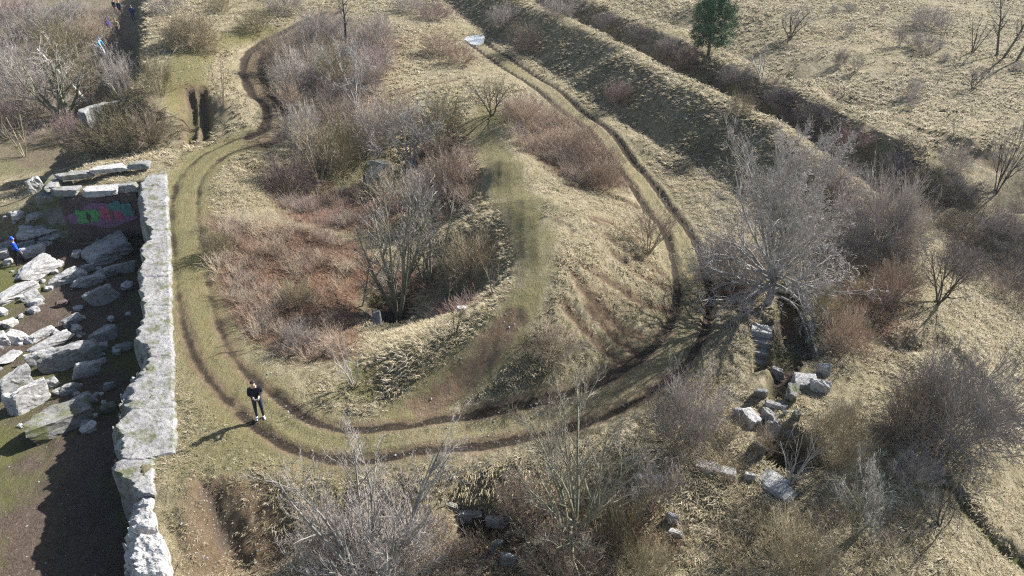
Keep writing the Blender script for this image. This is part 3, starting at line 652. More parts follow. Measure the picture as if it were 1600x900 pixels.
# concrete remains in the hollow and around the trench
def slab_at(name, label, px, py, z, dims, mat, rot, seed, cat='slab', planes=6, box=.58, group=None):
    p = place(px, py); o = link(name, rock_mesh(name, dims, seed, ICO3, planes, .08, box), M[mat]); o.location = (p[0], p[1], p[2] + z); o.rotation_euler = tuple(R_(a) for a in rot)
    return tag(o, label, cat, group)
slab_at('concrete_slab', 'mossy grey concrete slab tilted among bushes in the middle of the hollow', 592, 300, .9, (2.0, .5, 2.6), 'rockmoss', (-28, 10, 20), 401)
slab_at('concrete_slab', 'narrow upright concrete slab leaning in the bushes left of the bare tree clump', 514, 268, .9, (.75, .45, 2.3), 'rock', (-15, 12, 10), 402)
slab_at('stone_slab', 'small pale slab standing by the dark hole under the tall bare stems', 590, 507, .35, (.55, .2, .9), 'rock', (-20, 0, -15), 403)
slab_at('stone_block', 'white rubble lump in the dark scrape right of the tall stems', 724, 487, .1, (.6, .4, .35), 'rockwhite', (0, 0, 20), 404, 'stone')
TB = 'broken masonry around the sunken trench'
tr = [('stone_block','flat-topped grey block on the trench floor below the stone steps',1212,590,24,20,'rock',0,.7),
 ('stone_block','pale sunlit boulder on the grass right of the trench',1279,611,32,18,'rockwhite',0,.7),
 ('stone_block','bluish boulder at the right lip of the trench',1286,584,20,22,'rock',0,.7),
 ('stone_block','thin slab bridging the lower trench',1211,637,34,14,'rock',0,.3),
 ('stone_block','wedge-shaped slab leaning to the pit, moss on its right end',1200,655,34,28,'rock',-30,.6),
 ('stone_block','long pale ledge half buried left of the trench',1172,658,36,32,'rockwhite',-50,.5),
 ('stone_block','rounded blue-grey boulder above the round pit',1204,678,28,26,'rock',20,.9),
 ('stone_block','yellow-mossed flat stone beside the rounded boulder',1228,680,30,14,'rockmoss',10,.4),
 ('stone_block','tiny whitish stone at the trench end',1226,648,10,12,'rockwhite',0,.3),
 ('stone_block','small mossy stone right of the tiny whitish stone',1243,655,16,22,'rockmoss',0,.5),
 ('stone_block','bluish flat slab on the right rim of the round pit',1262,742,46,26,'rock',10,.4),
 ('stone_block','dark mossy ledge on the left rim of the round pit',1184,708,34,20,'rockmoss',-30,.6),
 ('stone_block','long dark block lining the lower trench on its right',1236,622,18,44,'rockmoss',0,.8),
 ('stone_block','yellow-mossed stone at the left lip of the lower trench',1188,618,22,26,'rockmoss',0,.5),
 ('stone_block','greyish wedge in the grass left of the long pale ledge',1154,648,22,18,'rock',20,.4),
 ('stone_block','pale broken slab at the lower right of the broken arch',1234,776,22,18,'rockwhite',25,.4),
 ('stone_block','white square slab beside the broken arch',1171,747,20,16,'rockwhite',0,.3)]
for i, (n_, lab, px, py, wp, hp, mt, rz, th) in enumerate(tr):
    add_rock(n_, lab, 'stone', px, py, wp, hp, M[mt], 500 + i, th, rz, (0, 0), .2, group=TB, planes=8)
BB = 'stones in the scrub along the bottom edge'
for i, (lab, px, py, wp, hp, mt, rz, th) in enumerate([
 ('grey flat block at the left of the bottom hole', 722, 812, 36, 26, 'rock', 0, .6), ('small bright white stone between the two blocks of the bottom hole', 744, 806, 18, 14, 'rockwhite', 0, .4),
 ('grey slab with a dark underside right of the bottom hole', 778, 818, 42, 26, 'rock', 0, .5), ('mossy leaning stone below the bottom hole', 777, 858, 20, 28, 'rockmoss', 40, .6),
 ('dark cube-shaped stone at the bottom, below the mossy leaning stone', 794, 882, 26, 26, 'rock', 0, .8), ('blue-grey stone left of the bottom hole', 708, 796, 18, 14, 'rock', 0, .4),
 ('grey ledge in the scrub right of the bottom bare tree', 1012, 757, 44, 20, 'rock', 0, .6), ('dark stone under the scrub right of the grey ledge', 1050, 815, 22, 18, 'rock', 0, .5),
 ('pale flat stone near the bottom right of the bare tree', 1056, 836, 28, 14, 'rockwhite', 0, .3), ('mossy stone at the foot of the big round bush', 1385, 678, 26, 18, 'rockmoss', 0, .5)]):
    add_rock('field_stone', lab, 'stone', px, py, wp, hp, M[mt], 560 + i, th, rz, (0, 0), .25, group=BB, planes=8)
# stone steps going down into the trench
sp_ = W(1190, 520, .1); st = empty('stone_steps', (sp_[0], sp_[1], 0), 'worn dark stone steps going down into the trench beside the big bare tree', 'steps', None, -math.atan2(sp_[0], sp_[1]) + .05)
for k in range(6):
    me = box_mesh('tread', .92, .40, .34, 610 + k, .03, 6)
    o = link('landing' if k == 0 else 'tread', me, M['rockwhite'] if k == 0 else M['rock'], st)
    o.location = (0, .1 - .40 * k, .02 - .27 * k)
    if k == 0: o.scale = (1, 1.7, 1); o.location.y = .25
o = link('side_cheek', box_mesh('side_cheek', .22, 2.4, 1.6, 620, .05, 8), M['rock'], st); o.location = (-.62, -.75, -.75)
# trench walls
def straight_wall(name, label, a, b, z0, z1, th, mat, seed):
    A = W(*a, z1); B = W(*b, z1); d = B - A; L_ = np.linalg.norm(d[:2]); me = box_mesh(name, L_, th, z1 - z0, seed, .10, 14)
    o = link(name, me, M[mat]); o.location = ((A[0] + B[0]) / 2, (A[1] + B[1]) / 2, (z0 + z1) / 2); o.rotation_euler = (0, 0, math.atan2(d[1], d[0])); return tag(o, label, 'wall')
straight_wall('trench_wall', 'mossy dark retaining wall along the right side of the sunken trench', (1258, 462), (1292, 580), -2.4, .12, .5, 'rockmoss', 71)
straight_wall('trench_wall', 'broken concrete wall end with a pale top closing the trench', (1242, 590), (1276, 594), -2.4, .42, .8, 'rockwhite', 72)
straight_wall('trench_wall', 'dark masonry side below the broken concrete wall end', (1243, 598), (1232, 648), -2.6, .2, .5, 'rock', 73)
# broken arch over the round pit
pa = W(1215, 752, -.2); ar = empty('broken_arch', (pa[0], pa[1], -.9), 'broken stone vault edge curving over a dark hole at the round pit', 'ruin', None, -math.atan2(pa[0], pa[1]) - .5)
for k in range(7):
    t = k / 6; ang = R_(10 + 150 * t)
    o = link('vault_stone', rock_mesh('vault_stone', (.75, 1.0, .5), 640 + k, ICO3, 6, .1, .6), M['rock' if k % 3 else 'rockwhite'], ar)
    o.location = (-1.2 + 2.5 * t, -.25 * math.sin(math.pi * t), .15 + .75 * math.sin(ang) - .35 * t); o.rotation_euler = (R_(10), R_(-60 + 110 * t), R_(12 * (k % 2)))
o = link('hole_lining', rock_mesh('hole_lining', (2.2, .9, 1.6), 660, ICO3, 6, .1, .6), M['rockmoss'], ar); o.location = (0, .75, -.4)
straight_wall('pit_wall', 'low broken stone wall stub left of the round pit', (1088, 722), (1150, 738), -.7, .16, .4, 'rock', 75)

# puddle on the track, white sky glare painted into its base colour
pc = place(738, 62); pm = NT('puddle_painted_glare', .25, .8); pm.color((.60, .60, .58)); pm.b.inputs['IOR'].default_value = 1.33
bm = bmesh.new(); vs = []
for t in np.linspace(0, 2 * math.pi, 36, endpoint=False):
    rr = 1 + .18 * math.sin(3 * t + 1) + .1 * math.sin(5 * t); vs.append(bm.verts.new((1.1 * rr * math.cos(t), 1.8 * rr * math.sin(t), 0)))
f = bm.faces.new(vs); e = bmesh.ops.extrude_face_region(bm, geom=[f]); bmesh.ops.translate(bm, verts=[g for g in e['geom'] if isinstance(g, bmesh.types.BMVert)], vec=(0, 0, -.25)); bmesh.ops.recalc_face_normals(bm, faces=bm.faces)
me = bpy.data.meshes.new('puddle_painted_glare'); bm.to_mesh(me); bm.free()
pu = link('puddle_painted_glare', me, pm.m); pu.location = (pc[0], pc[1], Zat(pc[0], pc[1]) + .12); pu.rotation_euler = (0, 0, R_(25)); pu['kind'] = 'structure'

# ------------------------------------------------------------------ plants
def tube_mesh(name, segs, k=3):
    A = np.array([(*a, *b, ra_, rb_) for a, b, ra_, rb_ in segs], float); p0, p1, r0, r1 = A[:, :3], A[:, 3:6], A[:, 6], A[:, 7]
    d = p1 - p0; d /= np.linalg.norm(d, axis=1)[:, None] + 1e-9
    up = np.where(np.abs(d[:, 2:3]) > .9, np.array([[1., 0, 0]]), np.array([[0, 0, 1.]]))
    u = np.cross(d, up); u /= np.linalg.norm(u, axis=1)[:, None]; v = np.cross(d, u)
    an = np.arange(k) * 2 * math.pi / k; n = len(A); V = np.zeros((n, 2, k, 3))
    for j, t in enumerate(an):
        q = u * math.cos(t) + v * math.sin(t); V[:, 0, j] = p0 + q * r0[:, None]; V[:, 1, j] = p1 + q * r1[:, None]
    b = (np.arange(n) * 2 * k)[:, None]; F = []
    for j in range(k): F.append(np.concatenate([b + j, b + (j + 1) % k, b + k + (j + 1) % k, b + k + j], 1))
    return np_mesh(name, V, np.stack(F, 1).reshape(-1, 4), None, k > 3)
class Grow:
    def __init__(s, seed): s.r = random.Random(seed); s.wood = []; s.twig = []
    def rand_dir(s, d, spread):
        r = s.r; q = Vector((r.gauss(0, 1), r.gauss(0, 1), r.gauss(0, 1))); q = q - d * q.dot(d)
        if q.length < 1e-4: q = Vector((1, 0, 0))
        q.normalize(); a = math.radians(spread) ; return (d * math.cos(a) + q * math.sin(a)).normalized()
    def branch(s, p, d, L, r0, level, maxl, kids, spread, wig=.12, up=.05, n=4, taper=.45, ratio=.55, start=.25, minr=.0045):
        r = s.r; pts = [Vector(p)]; d = Vector(d); seg = L / n
        dirs = []
        for i in range(n):
            d = (d + Vector((r.gauss(0, wig), r.gauss(0, wig), r.gauss(0, wig) + up))).normalized(); pts.append(pts[-1] + d * seg); dirs.append(d)
        store = s.wood if level < maxl - 1 else s.twig
        for i in range(n):
            a = r0 * (1 - (1 - taper) * i / n); b = r0 * (1 - (1 - taper) * (i + 1) / n)
            store.append((tuple(pts[i]), tuple(pts[i + 1]), max(a, minr), max(b, minr * .8)))
        if level >= maxl: return
        nk = kids[min(level, len(kids) - 1)]
        nk = max(1, int(round(nk * r.uniform(.75, 1.25))))
        for j in range(nk):
            t = start + (1 - start) * (j + r.random()) / nk; i = min(int(t * n), n - 1); fr = t * n - i
            q = pts[i].lerp(pts[i + 1], fr)
            nd = s.rand_dir(dirs[i], spread * r.uniform(.6, 1.3))
            s.branch(q, nd, L * ratio * r.uniform(.7, 1.2) * (1.15 - .5 * t), max(r0 * (1 - (1 - taper) * t) * .58, minr), level + 1, maxl, kids, spread, wig * 1.15, up, max(2, n - 1), taper, ratio, .2, minr)
def dims_of(g):
    P = np.array([s_[1] for s_ in g.wood + g.twig]); z = np.percentile(P[:, 2], 98); r = np.percentile(np.hypot(P[:, 0], P[:, 1]), 92); return z, 2 * r
PROTO = {}
def finish(key, g, names=('stems', 'twigs')):
    wd, hd = dims_of(g)
    PROTO[key] = (tube_mesh(key + '_' + names[0], g.wood, 5), tube_mesh(key + '_' + names[1], g.twig, 3), wd, hd, names)
def fan(g, cnt, lean_lo, lean_hi, L, r0, maxl, kids, spread, base=.25, **kw):
    for i in range(cnt):
        az = 6.283 * (i + g.r.random()) / cnt; le = math.radians(g.r.uniform(lean_lo, lean_hi))
        d = Vector((math.sin(le) * math.cos(az), math.sin(le) * math.sin(az), math.cos(le))); rr = base * g.r.random()
        g.branch((rr * math.cos(az), rr * math.sin(az), -.05), d, L * g.r.uniform(.75, 1.1), r0 * g.r.uniform(.7, 1.2), 0, maxl, kids, spread, **kw)
for s_ in range(3):
    g = Grow(10 + s_); fan(g, 16, 3, 42, 2.6, .024, 3, (7, 5, 3), 34, .35, wig=.10, up=.05); finish('vase%d' % s_, g)
    g = Grow(20 + s_); fan(g, 46, 8, 78, 1.9, .014, 2, (9, 5), 36, .5, wig=.12, up=.03, minr=.005); finish('dome%d' % s_, g)
    g = Grow(30 + s_); g.branch((0, 0, -.1), (g.r.uniform(-.1, .1), g.r.uniform(-.1, .1), 1), 3.0, .035, 0, 3, (10, 5, 3), 38, wig=.06, up=.05, n=6, taper=.25); finish('sap%d' % s_, g, ('trunk', 'crown'))
    g = Grow(40 + s_); fan(g, 7, 2, 16, 5.2, .06, 3, (10, 6, 4), 30, .45, wig=.05, up=.04, n=7, taper=.25, ratio=.36); finish('clump%d' % s_, g, ('trunk', 'crown'))
    g = Grow(50 + s_); fan(g, 5, 10, 40, 2.2, .05, 4, (5, 4, 4, 3), 40, .15, wig=.11, up=.05, n=5, ratio=.62); finish('orchard%d' % s_, g, ('trunk', 'crown'))
    g = Grow(60 + s_); fan(g, 5, 3, 30, 2.4, .03, 2, (4, 2), 35, .15, wig=.07, up=.04, n=5); finish('sparse%d' % s_, g)
g = Grow(83); fan(g, 85, 8, 88, 1.9, .014, 2, (11, 6), 38, .6, wig=.13, up=.02, minr=.006); finish('ball', g)
# the big spreading tree
g = Grow(77); g.branch((0, 0, -.2), (.02, 0, 1), 1.4, .22, 0, 0, (0,), 10, wig=.03, up=.05, n=4, taper=.8); g.wood += g.twig; g.twig = []
for i in range(15):
    az = 6.283 * (i + g.r.random() * .7) / 15; le = math.radians(g.r.uniform(5, 50)); z = g.r.uniform(.7, 1.4)
    g.branch((0, 0, z), (math.sin(le) * math.cos(az), math.sin(le) * math.sin(az), math.cos(le)), g.r.uniform(4.4, 6.2), .075, 0, 4, (8, 7, 6, 5), 40, wig=.10, up=.03, n=6, ratio=.46, taper=.25, minr=.0042)
for i in range(26):
    az = 6.283 * (i + g.r.random() * .7) / 26; le = math.radians(g.r.uniform(50, 100)); z = g.r.uniform(.5, 1.5)
    g.branch((0, 0, z), (math.sin(le) * math.cos(az), math.sin(le) * math.sin(az), math.cos(le)), g.r.uniform(2.8, 4.4), .065, 0, 3, (7, 6, 4), 42, wig=.17, up=-.01, n=7, ratio=.5, taper=.3, minr=.008)
finish('bigtree', g, ('trunk', 'crown'))
g = Grow(81)
for i in range(9):
    az = 6.283 * (i + g.r.random() * .7) / 9; le = math.radians(g.r.uniform(3, 40))
    g.branch((.15 * math.cos(az), .15 * math.sin(az), -.05), (math.sin(le) * math.cos(az), math.sin(le) * math.sin(az), math.cos(le)), g.r.uniform(3.4, 5.0), .075, 0, 3, (11, 8, 5), 38, wig=.08, up=.03, n=7, ratio=.40, taper=.25, minr=.0045)
for i in range(9):
    az = 6.283 * (i + g.r.random() * .7) / 9; le = math.radians(g.r.uniform(55, 88))
    g.branch((0, 0, g.r.uniform(.1, .7)), (math.sin(le) * math.cos(az), math.sin(le) * math.sin(az), math.cos(le)), g.r.uniform(2.0, 3.0), .06, 0, 3, (8, 7, 4), 46, wig=.17, up=.01, n=6, ratio=.48, taper=.3, minr=.006)
finish('bough', g, ('trunk', 'crown'))
g = Grow(78); g.branch((0, 0, -.1), (-.05, 0, 1), 5.5, .12, 0, 3, (12, 4, 3), 32, wig=.035, up=.02, n=9, taper=.2, ratio=.25, start=.35); finish('birch', g, ('trunk', 'crown'))
g = Grow(79); g.branch((0, 0, -.1), (.04, 0, 1), 7.0, .09, 0, 3, (18, 5, 4), 30, wig=.03, up=.03, n=10, taper=.2, ratio=.26, start=.3); finish('pole', g, ('trunk', 'crown'))
# low twig tuft used for thickets
g = Grow(80); fan(g, 14, 2, 45, .95, .007, 1, (4,), 32, .35, wig=.12, up=.02, n=3, minr=.004)
TUFT = np.array([(*a, *b, q, q2) for a, b, q, q2 in g.wood + g.twig])

def plant(name, label, cat, key, px, py, hpx, wpx, stems='brown', twigs='brown', group=None, rz=None, lean=(0, 0)):
    ws, ts, ph, pw, names = PROTO[key]
    p = place(px, py); D = depth_of(p); k = -(py - hpx - CY) / F_PX; U0 = p[1] * sp + (p[2] - CAM_H) * cp
    h = (k * D - U0) / (cp + k * sp); wm = wpx * D / F_PX
    rr = random.Random(int(px * 7 + py * 13))
    root = empty(name, (p[0], p[1], p[2]), label, cat, group, rr.uniform(0, 6.28) if rz is None else rz)
    sz = h / ph; sx = wm / pw; sx = min(max(sx, sz * .4), sz * 2.2)
    root.scale = (sx, sx, sz); root.rotation_euler[0] = R_(lean[0]); root.rotation_euler[1] = R_(lean[1])
    for me, nm, mt in ((ws, names[0], stems), (ts, names[1], twigs)):
        o = bpy.data.objects.new(nm, me); COL.objects.link(o); o.parent = root
        if not me.materials: me.materials.append(M[mt])
        o.material_slots[0].link = 'OBJECT'; o.material_slots[0].material = M[mt]
    return root
T, B = 'bare_tree', 'bare_shrub'
def t_(*a, **k): return plant(T, a[0], 'tree', *a[1:], **k)
def b_(*a, **k): return plant(B, a[0], 'shrub', *a[1:], **k)
# --- right: the big tree and its neighbours
t_('huge bare spreading tree with drooping pale lower branches beside the trench', 'bigtree', 1200, 474, 268, 240, 'grey', 'haze_twig', rz=.4)
b_('wide purple-grey bush directly right of the huge bare tree', 'ball', 1372, 385, 105, 135, 'grey', 'purple')
b_('purple bush squeezed between the huge tree and the rampart end', 'dome1', 1300, 290, 50, 70, 'purple', 'purple')
b_('pale purple bush on the right shoulder of the huge tree', 'dome2', 1320, 400, 55, 70, 'purple', 'purple')
b_('maroon-twigged bush behind the purple bush right of the huge tree', 'vase0', 1310, 330, 60, 60, 'pink', 'pink')
b_('straw-coloured bush right of the wide purple-grey bush', 'dome0', 1412, 385, 70, 60, 'straw', 'straw')
b_('reddish brush below the wide purple-grey bush', 'dome1', 1395, 465, 60, 90, 'pink', 'red')
t_('dark low orchard-like tree by the worn dirt bend on the right', 'orchard0', 1466, 472, 100, 105, 'darkbark', 'purple')
b_('brown bush left of the trench mouth under the huge tree', 'dome2', 1130, 440, 70, 110, 'purple', 'purple')
b_('brown brush on the right lip of the trench', 'dome0', 1325, 545, 60, 90, 'brown', 'red')
b_('grey brush at the upper right edge of the trench', 'dome1', 1285, 500, 55, 70, 'grey', 'olive')
b_('big rounded grey bush like a dome above the lower right path', 'ball', 1474, 690, 128, 200, 'grey', 'haze_twig', rz=2.0)
b_('brown bush forming the left side of the big rounded grey bush', 'dome2', 1410, 690, 100, 110, 'brown', 'brown')
b_('straw-coloured tall bush right of the trench boulders', 'dome1', 1300, 725, 95, 75, 'straw', 'straw')
b_('dark purple low brush under the big rounded grey bush', 'dome2', 1425, 755, 42, 90, 'brown', 'purple')
t_('small white-stemmed bare tree growing from the round pit', 'sparse0', 1233, 757, 85, 85, 'grey', 'grey')
t_('pale many-stemmed bare tree near the bottom right path', 'orchard1', 1336, 842, 120, 125, 'mossbark', 'grey')
b_('dead brown shrub by the dark bank line at the lower right', 'sparse1', 1468, 822, 60, 70, 'darkbark', 'brown')
b_('straw bush at the bottom edge left of the pale many-stemmed tree', 'dome0', 1240, 890, 75, 140, 'straw', 'straw')
b_('grey thorny bush above the pit wall stub', 'vase1', 1078, 700, 120, 110, 'purple', 'purple')
b_('tangled grey bush beside the low pit wall stub', 'dome1', 1050, 690, 90, 90, 'purple', 'purple')
t_('thin brown sapling in the dry grass left of the stone steps', 'sap0', 1117, 608, 66, 40, 'darkbark', 'brown')
b_('twiggy bush in front of the broken arch', 'vase2', 1188, 720, 50, 55, 'straw', 'brown')
# --- bottom edge
t_('large bare tree with mossy boughs rising from the bottom scrub', 'bough', 897, 835, 200, 225, 'mossbark', 'greybark')
b_('olive brush under the right of the bottom bare tree', 'dome1', 970, 850, 65, 100, 'brown', 'olive')
t_('wide pale grey bare tree crown filling the bottom edge left of centre', 'bough', 592, 925, 205, 270, 'grey', 'purple', rz=1.2)
b_('dense grey twig bush at the bottom edge under the wide pale tree', 'dome2', 600, 900, 85, 210, 'purple', 'purple')
b_('grey twig bush at the bottom edge on the wide pale tree’s left', 'dome1', 520, 890, 90, 110, 'purple', 'purple')
t_('bluish-grey bare sapling above the bottom hole', 'sap1', 698, 790, 90, 60, 'grey', 'purple')
b_('rust-red brush right of the bottom hole', 'dome0', 815, 800, 60, 90, 'pink', 'red')
b_('rust-brown brush at the bottom edge below the bottom bare tree', 'dome2', 880, 905, 70, 150, 'red', 'brown')
b_('straw brush at the bottom edge right of the bottom bare tree', 'dome0', 1010, 905, 60, 100, 'straw', 'olive')
b_('grey brush around the grey ledge at the bottom', 'vase0', 1020, 800, 80, 90, 'brown', 'purple')
# --- hollow in the middle
t_('tall clump of slim bare stems in the dark hole of the hollow', 'clump0', 622, 492, 215, 140, 'mossbark', 'purple', rz=.3)
t_('second clump of slim mossy stems, behind the tall clump', 'clump1', 672, 440, 150, 110, 'mossbark', 'purple')
t_('leaning pale bare tree on the left of the tall stem clump', 'sap2', 566, 478, 135, 90, 'straw', 'straw', lean=(0, -8))
b_('dark rounded bush right of the second stem clump', 'dome1', 735, 430, 70, 100, 'brown', 'straw')
t_('tiny dark sapling on the lit spur below the hollow', 'sparse2', 712, 522, 72, 50, 'darkbark', 'brown')
t_('tiny brown sapling beside the footpath right of the dark scrape', 'sparse0', 770, 460, 60, 36, 'darkbark', 'red')
t_('small whitish bare sapling at the lower end of the hollow', 'sparse1', 552, 602, 72, 60, 'grey', 'grey')
t_('whitish many-stemmed bare tree at the top of the hollow', 'orchard1', 642, 262, 108, 118, 'grey', 'grey')
b_('olive bush right of the whitish many-stemmed tree', 'dome0', 695, 215, 70, 80, 'olive', 'olive')
b_('purple bush left of the whitish many-stemmed tree', 'dome1', 585, 230, 80, 100, 'purple', 'purple')
t_('pale leaning tree over the left rim of the hollow', 'orchard2', 500, 285, 95, 90, 'straw', 'straw')
b_('purple-brown bush on the upper left rim of the hollow', 'dome2', 478, 235, 75, 85, 'purple', 'purple')
b_('olive bush beside the narrow upright slab', 'dome0', 535, 275, 90, 80, 'olive', 'olive')
b_('dark brown bush in the bottom of the upper hollow', 'dome1', 450, 300, 60, 90, 'brown', 'pink')
b_('straw bush in front of the tilted mossy slab', 'vase1', 610, 325, 60, 90, 'straw', 'straw')
b_('reddish bush between the hollow and the footpath', 'dome2', 700, 310, 80, 90, 'pink', 'red')
b_('grey bush behind the second stem clump', 'vase2', 660, 345, 80, 90, 'grey', 'purple')
b_('grey twig bush low in the red thicket of the hollow', 'dome0', 465, 545, 40, 70, 'grey', 'purple')
b_('yellow-olive bush in the middle of the red thicket', 'dome1', 465, 475, 36, 70, 'olive', 'olive')
b_('dark low bush at the left rim of the red thicket', 'dome2', 342, 402, 46, 60, 'brown', 'olive')
# --- ridge and right slope
t_('dark-stemmed tree at the top of the grassy footpath', 'orchard0', 768, 180, 62, 88, 'darkbark', 'olive')
b_('rusty bush right of the tree at the top of the footpath', 'dome0', 815, 195, 50, 70, 'red', 'red')
b_('brown vase-shaped bush touching the inside of the wheel track', 'vase0', 1014, 392, 78, 82, 'red', 'brown')
t_('lone twig sapling on the furrowed mound slope', 'sparse0', 1004, 490, 45, 26, 'brown', 'red')
b_('fallen greenish branch heap on the front of the mound', 'dome1', 862, 555, 40, 100, 'brown', 'brown')
b_('russet bush at the lower inside bend of the slope thicket', 'dome2', 940, 295, 45, 70, 'red', 'red')
b_('russet bush at the middle of the slope thicket', 'dome1', 895, 250, 50, 80, 'pink', 'red')
# --- rampart
b_('round reddish bush at the foot of the rampart', 'dome0', 965, 160, 36, 46, 'red', 'pink')
b_('small brown bush on the rampart crest near the huge tree', 'dome1', 1155, 180, 38, 46, 'brown', 'straw')
b_('pinkish bush on the rampart crest beside the green pine', 'dome2', 1074, 106, 38, 52, 'pink', 'pink')
b_('brown bush at the near foot of the rampart by the puddle track', 'dome0', 822, 78, 44, 62, 'brown', 'brown')
b_('grey-brown bush on the rampart top left of the crest scrape', 'dome1', 785, 42, 36, 56, 'brown', 'purple')
b_('pink bush at the upper edge behind the back of the track', 'dome2', 678, 32, 30, 70, 'pink', 'pink')
b_('red-brown bush left of the puddle', 'dome0', 688, 85, 40, 60, 'pink', 'red')
b_('straw bush directly above the puddle', 'dome1', 720, 100, 34, 60, 'brown', 'red')
# --- ditch behind rampart
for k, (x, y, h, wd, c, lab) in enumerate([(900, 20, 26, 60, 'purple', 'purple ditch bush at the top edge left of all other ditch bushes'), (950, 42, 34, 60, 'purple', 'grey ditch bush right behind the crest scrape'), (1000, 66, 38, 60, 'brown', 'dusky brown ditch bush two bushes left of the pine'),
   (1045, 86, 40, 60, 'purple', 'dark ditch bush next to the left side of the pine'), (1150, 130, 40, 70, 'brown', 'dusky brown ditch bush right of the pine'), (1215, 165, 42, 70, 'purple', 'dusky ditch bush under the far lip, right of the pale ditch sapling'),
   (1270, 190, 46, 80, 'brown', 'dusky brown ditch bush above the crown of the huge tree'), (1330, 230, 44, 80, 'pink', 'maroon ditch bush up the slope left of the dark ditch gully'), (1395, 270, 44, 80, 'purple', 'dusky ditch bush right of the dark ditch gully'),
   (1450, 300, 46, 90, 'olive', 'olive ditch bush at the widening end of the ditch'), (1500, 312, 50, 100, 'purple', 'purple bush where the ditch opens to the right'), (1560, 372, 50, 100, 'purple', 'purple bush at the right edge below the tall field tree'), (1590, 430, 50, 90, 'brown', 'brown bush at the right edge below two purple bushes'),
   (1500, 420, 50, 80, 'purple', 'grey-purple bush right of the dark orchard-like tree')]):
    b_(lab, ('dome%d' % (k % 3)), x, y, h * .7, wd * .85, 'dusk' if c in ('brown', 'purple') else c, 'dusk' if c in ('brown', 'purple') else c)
t_('pale ditch sapling with upright stems right of the pine', 'sparse1', 1190, 130, 58, 60, 'grey', 'grey')
# --- far field on the right
FF = 'bare bushes scattered over the far dry field'
for k, (x, y, h, wd, pr, lab) in enumerate([
  (1234, 60, 55, 78, 'orchard1', 'wide grey tree at the top of the far field, left of all field bushes'), (1325, 57, 22, 24, 'vase0', 'small dark field bush right of the wide grey field tree'),
  (1303, 20, 12, 16, 'dome0', 'tiny field bush at the top, left of a larger twin'), (1327, 17, 12, 22, 'dome1', 'larger of the two tiny top field bushes'), (1377, 22, 16, 12, 'vase1', 'tiny upright field bush at the top centre of the field'),
  (1405, 72, 34, 30, 'vase2', 'vase-shaped field bush left of the two low purple clumps'), (1450, 42, 32, 72, 'dome2', 'upper of the two low purple field clumps'), (1442, 77, 26, 62, 'dome0', 'lower of the two low purple field clumps'),
  (1468, 78, 80, 26, 'sparse0', 'slender tall field tree rising from the lower purple clump'), (1520, 82, 66, 48, 'sparse1', 'forked field tree left of the tall dark trunks'), (1312, 102, 28, 24, 'dome1', 'field bush left of its lower neighbour near the dirt trail'),
  (1337, 113, 30, 26, 'vase0', 'loose field bush next to the dirt trail start'), (1397, 112, 26, 18, 'sparse2', 'little twig sapling in mid field'), (1447, 110, 12, 14, 'sparse0', 'very small twig in mid field right of the little sapling'),
  (1462, 134, 24, 14, 'sparse1', 'single thin sapling in the centre of the far field'), (1519, 140, 36, 46, 'orchard2', 'dark spreading field bush on the open grass'), (1424, 152, 32, 34, 'dome2', 'grey field bush behind a paler bush by the trail'),
  (1424, 170, 24, 28, 'vase1', 'pale field bush close to the trail'), (1491, 210, 36, 28, 'sparse2', 'field sapling with green moss at its foot'), (1475, 96, 16, 16, 'dome0', 'tiny round bush under the slender tall field tree'),
  (1500, 246, 46, 22, 'sparse0', 'leaning sapling at the far ditch lip'), (1487, 268, 40, 56, 'dome1', 'purple bush on the far ditch lip'), (1556, 302, 120, 76, 'orchard0', 'tall many-branched tree near the right edge at the ditch end'), (1590, 110, 14, 24, 'dome2', 'low brown bush at the right edge under the tall trunks')]):
    plant(B if pr[:3] in ('dom', 'vas', 'bal') else T, lab, 'shrub' if pr[:3] in ('dom', 'vas', 'bal') else 'tree', pr, x, y, h, wd, 'darkbark' if pr[:3] not in ('dom', 'vas') else 'purple', 'purple', group=FF)
for x, y, h, ln, lab in ((1558, 87, 105, 6, 'first tall dark trunk of the row at the upper right corner'), (1567, 92, 110, 11, 'second tall dark trunk, leaning right, at the upper right corner'), (1588, 96, 110, 8, 'third tall dark trunk, nearest the right edge of the photo')):
    t_(lab, 'pole', x, y, h, 42, 'darkbark', 'purple', lean=(0, ln), group='tall trunks at the upper right corner')
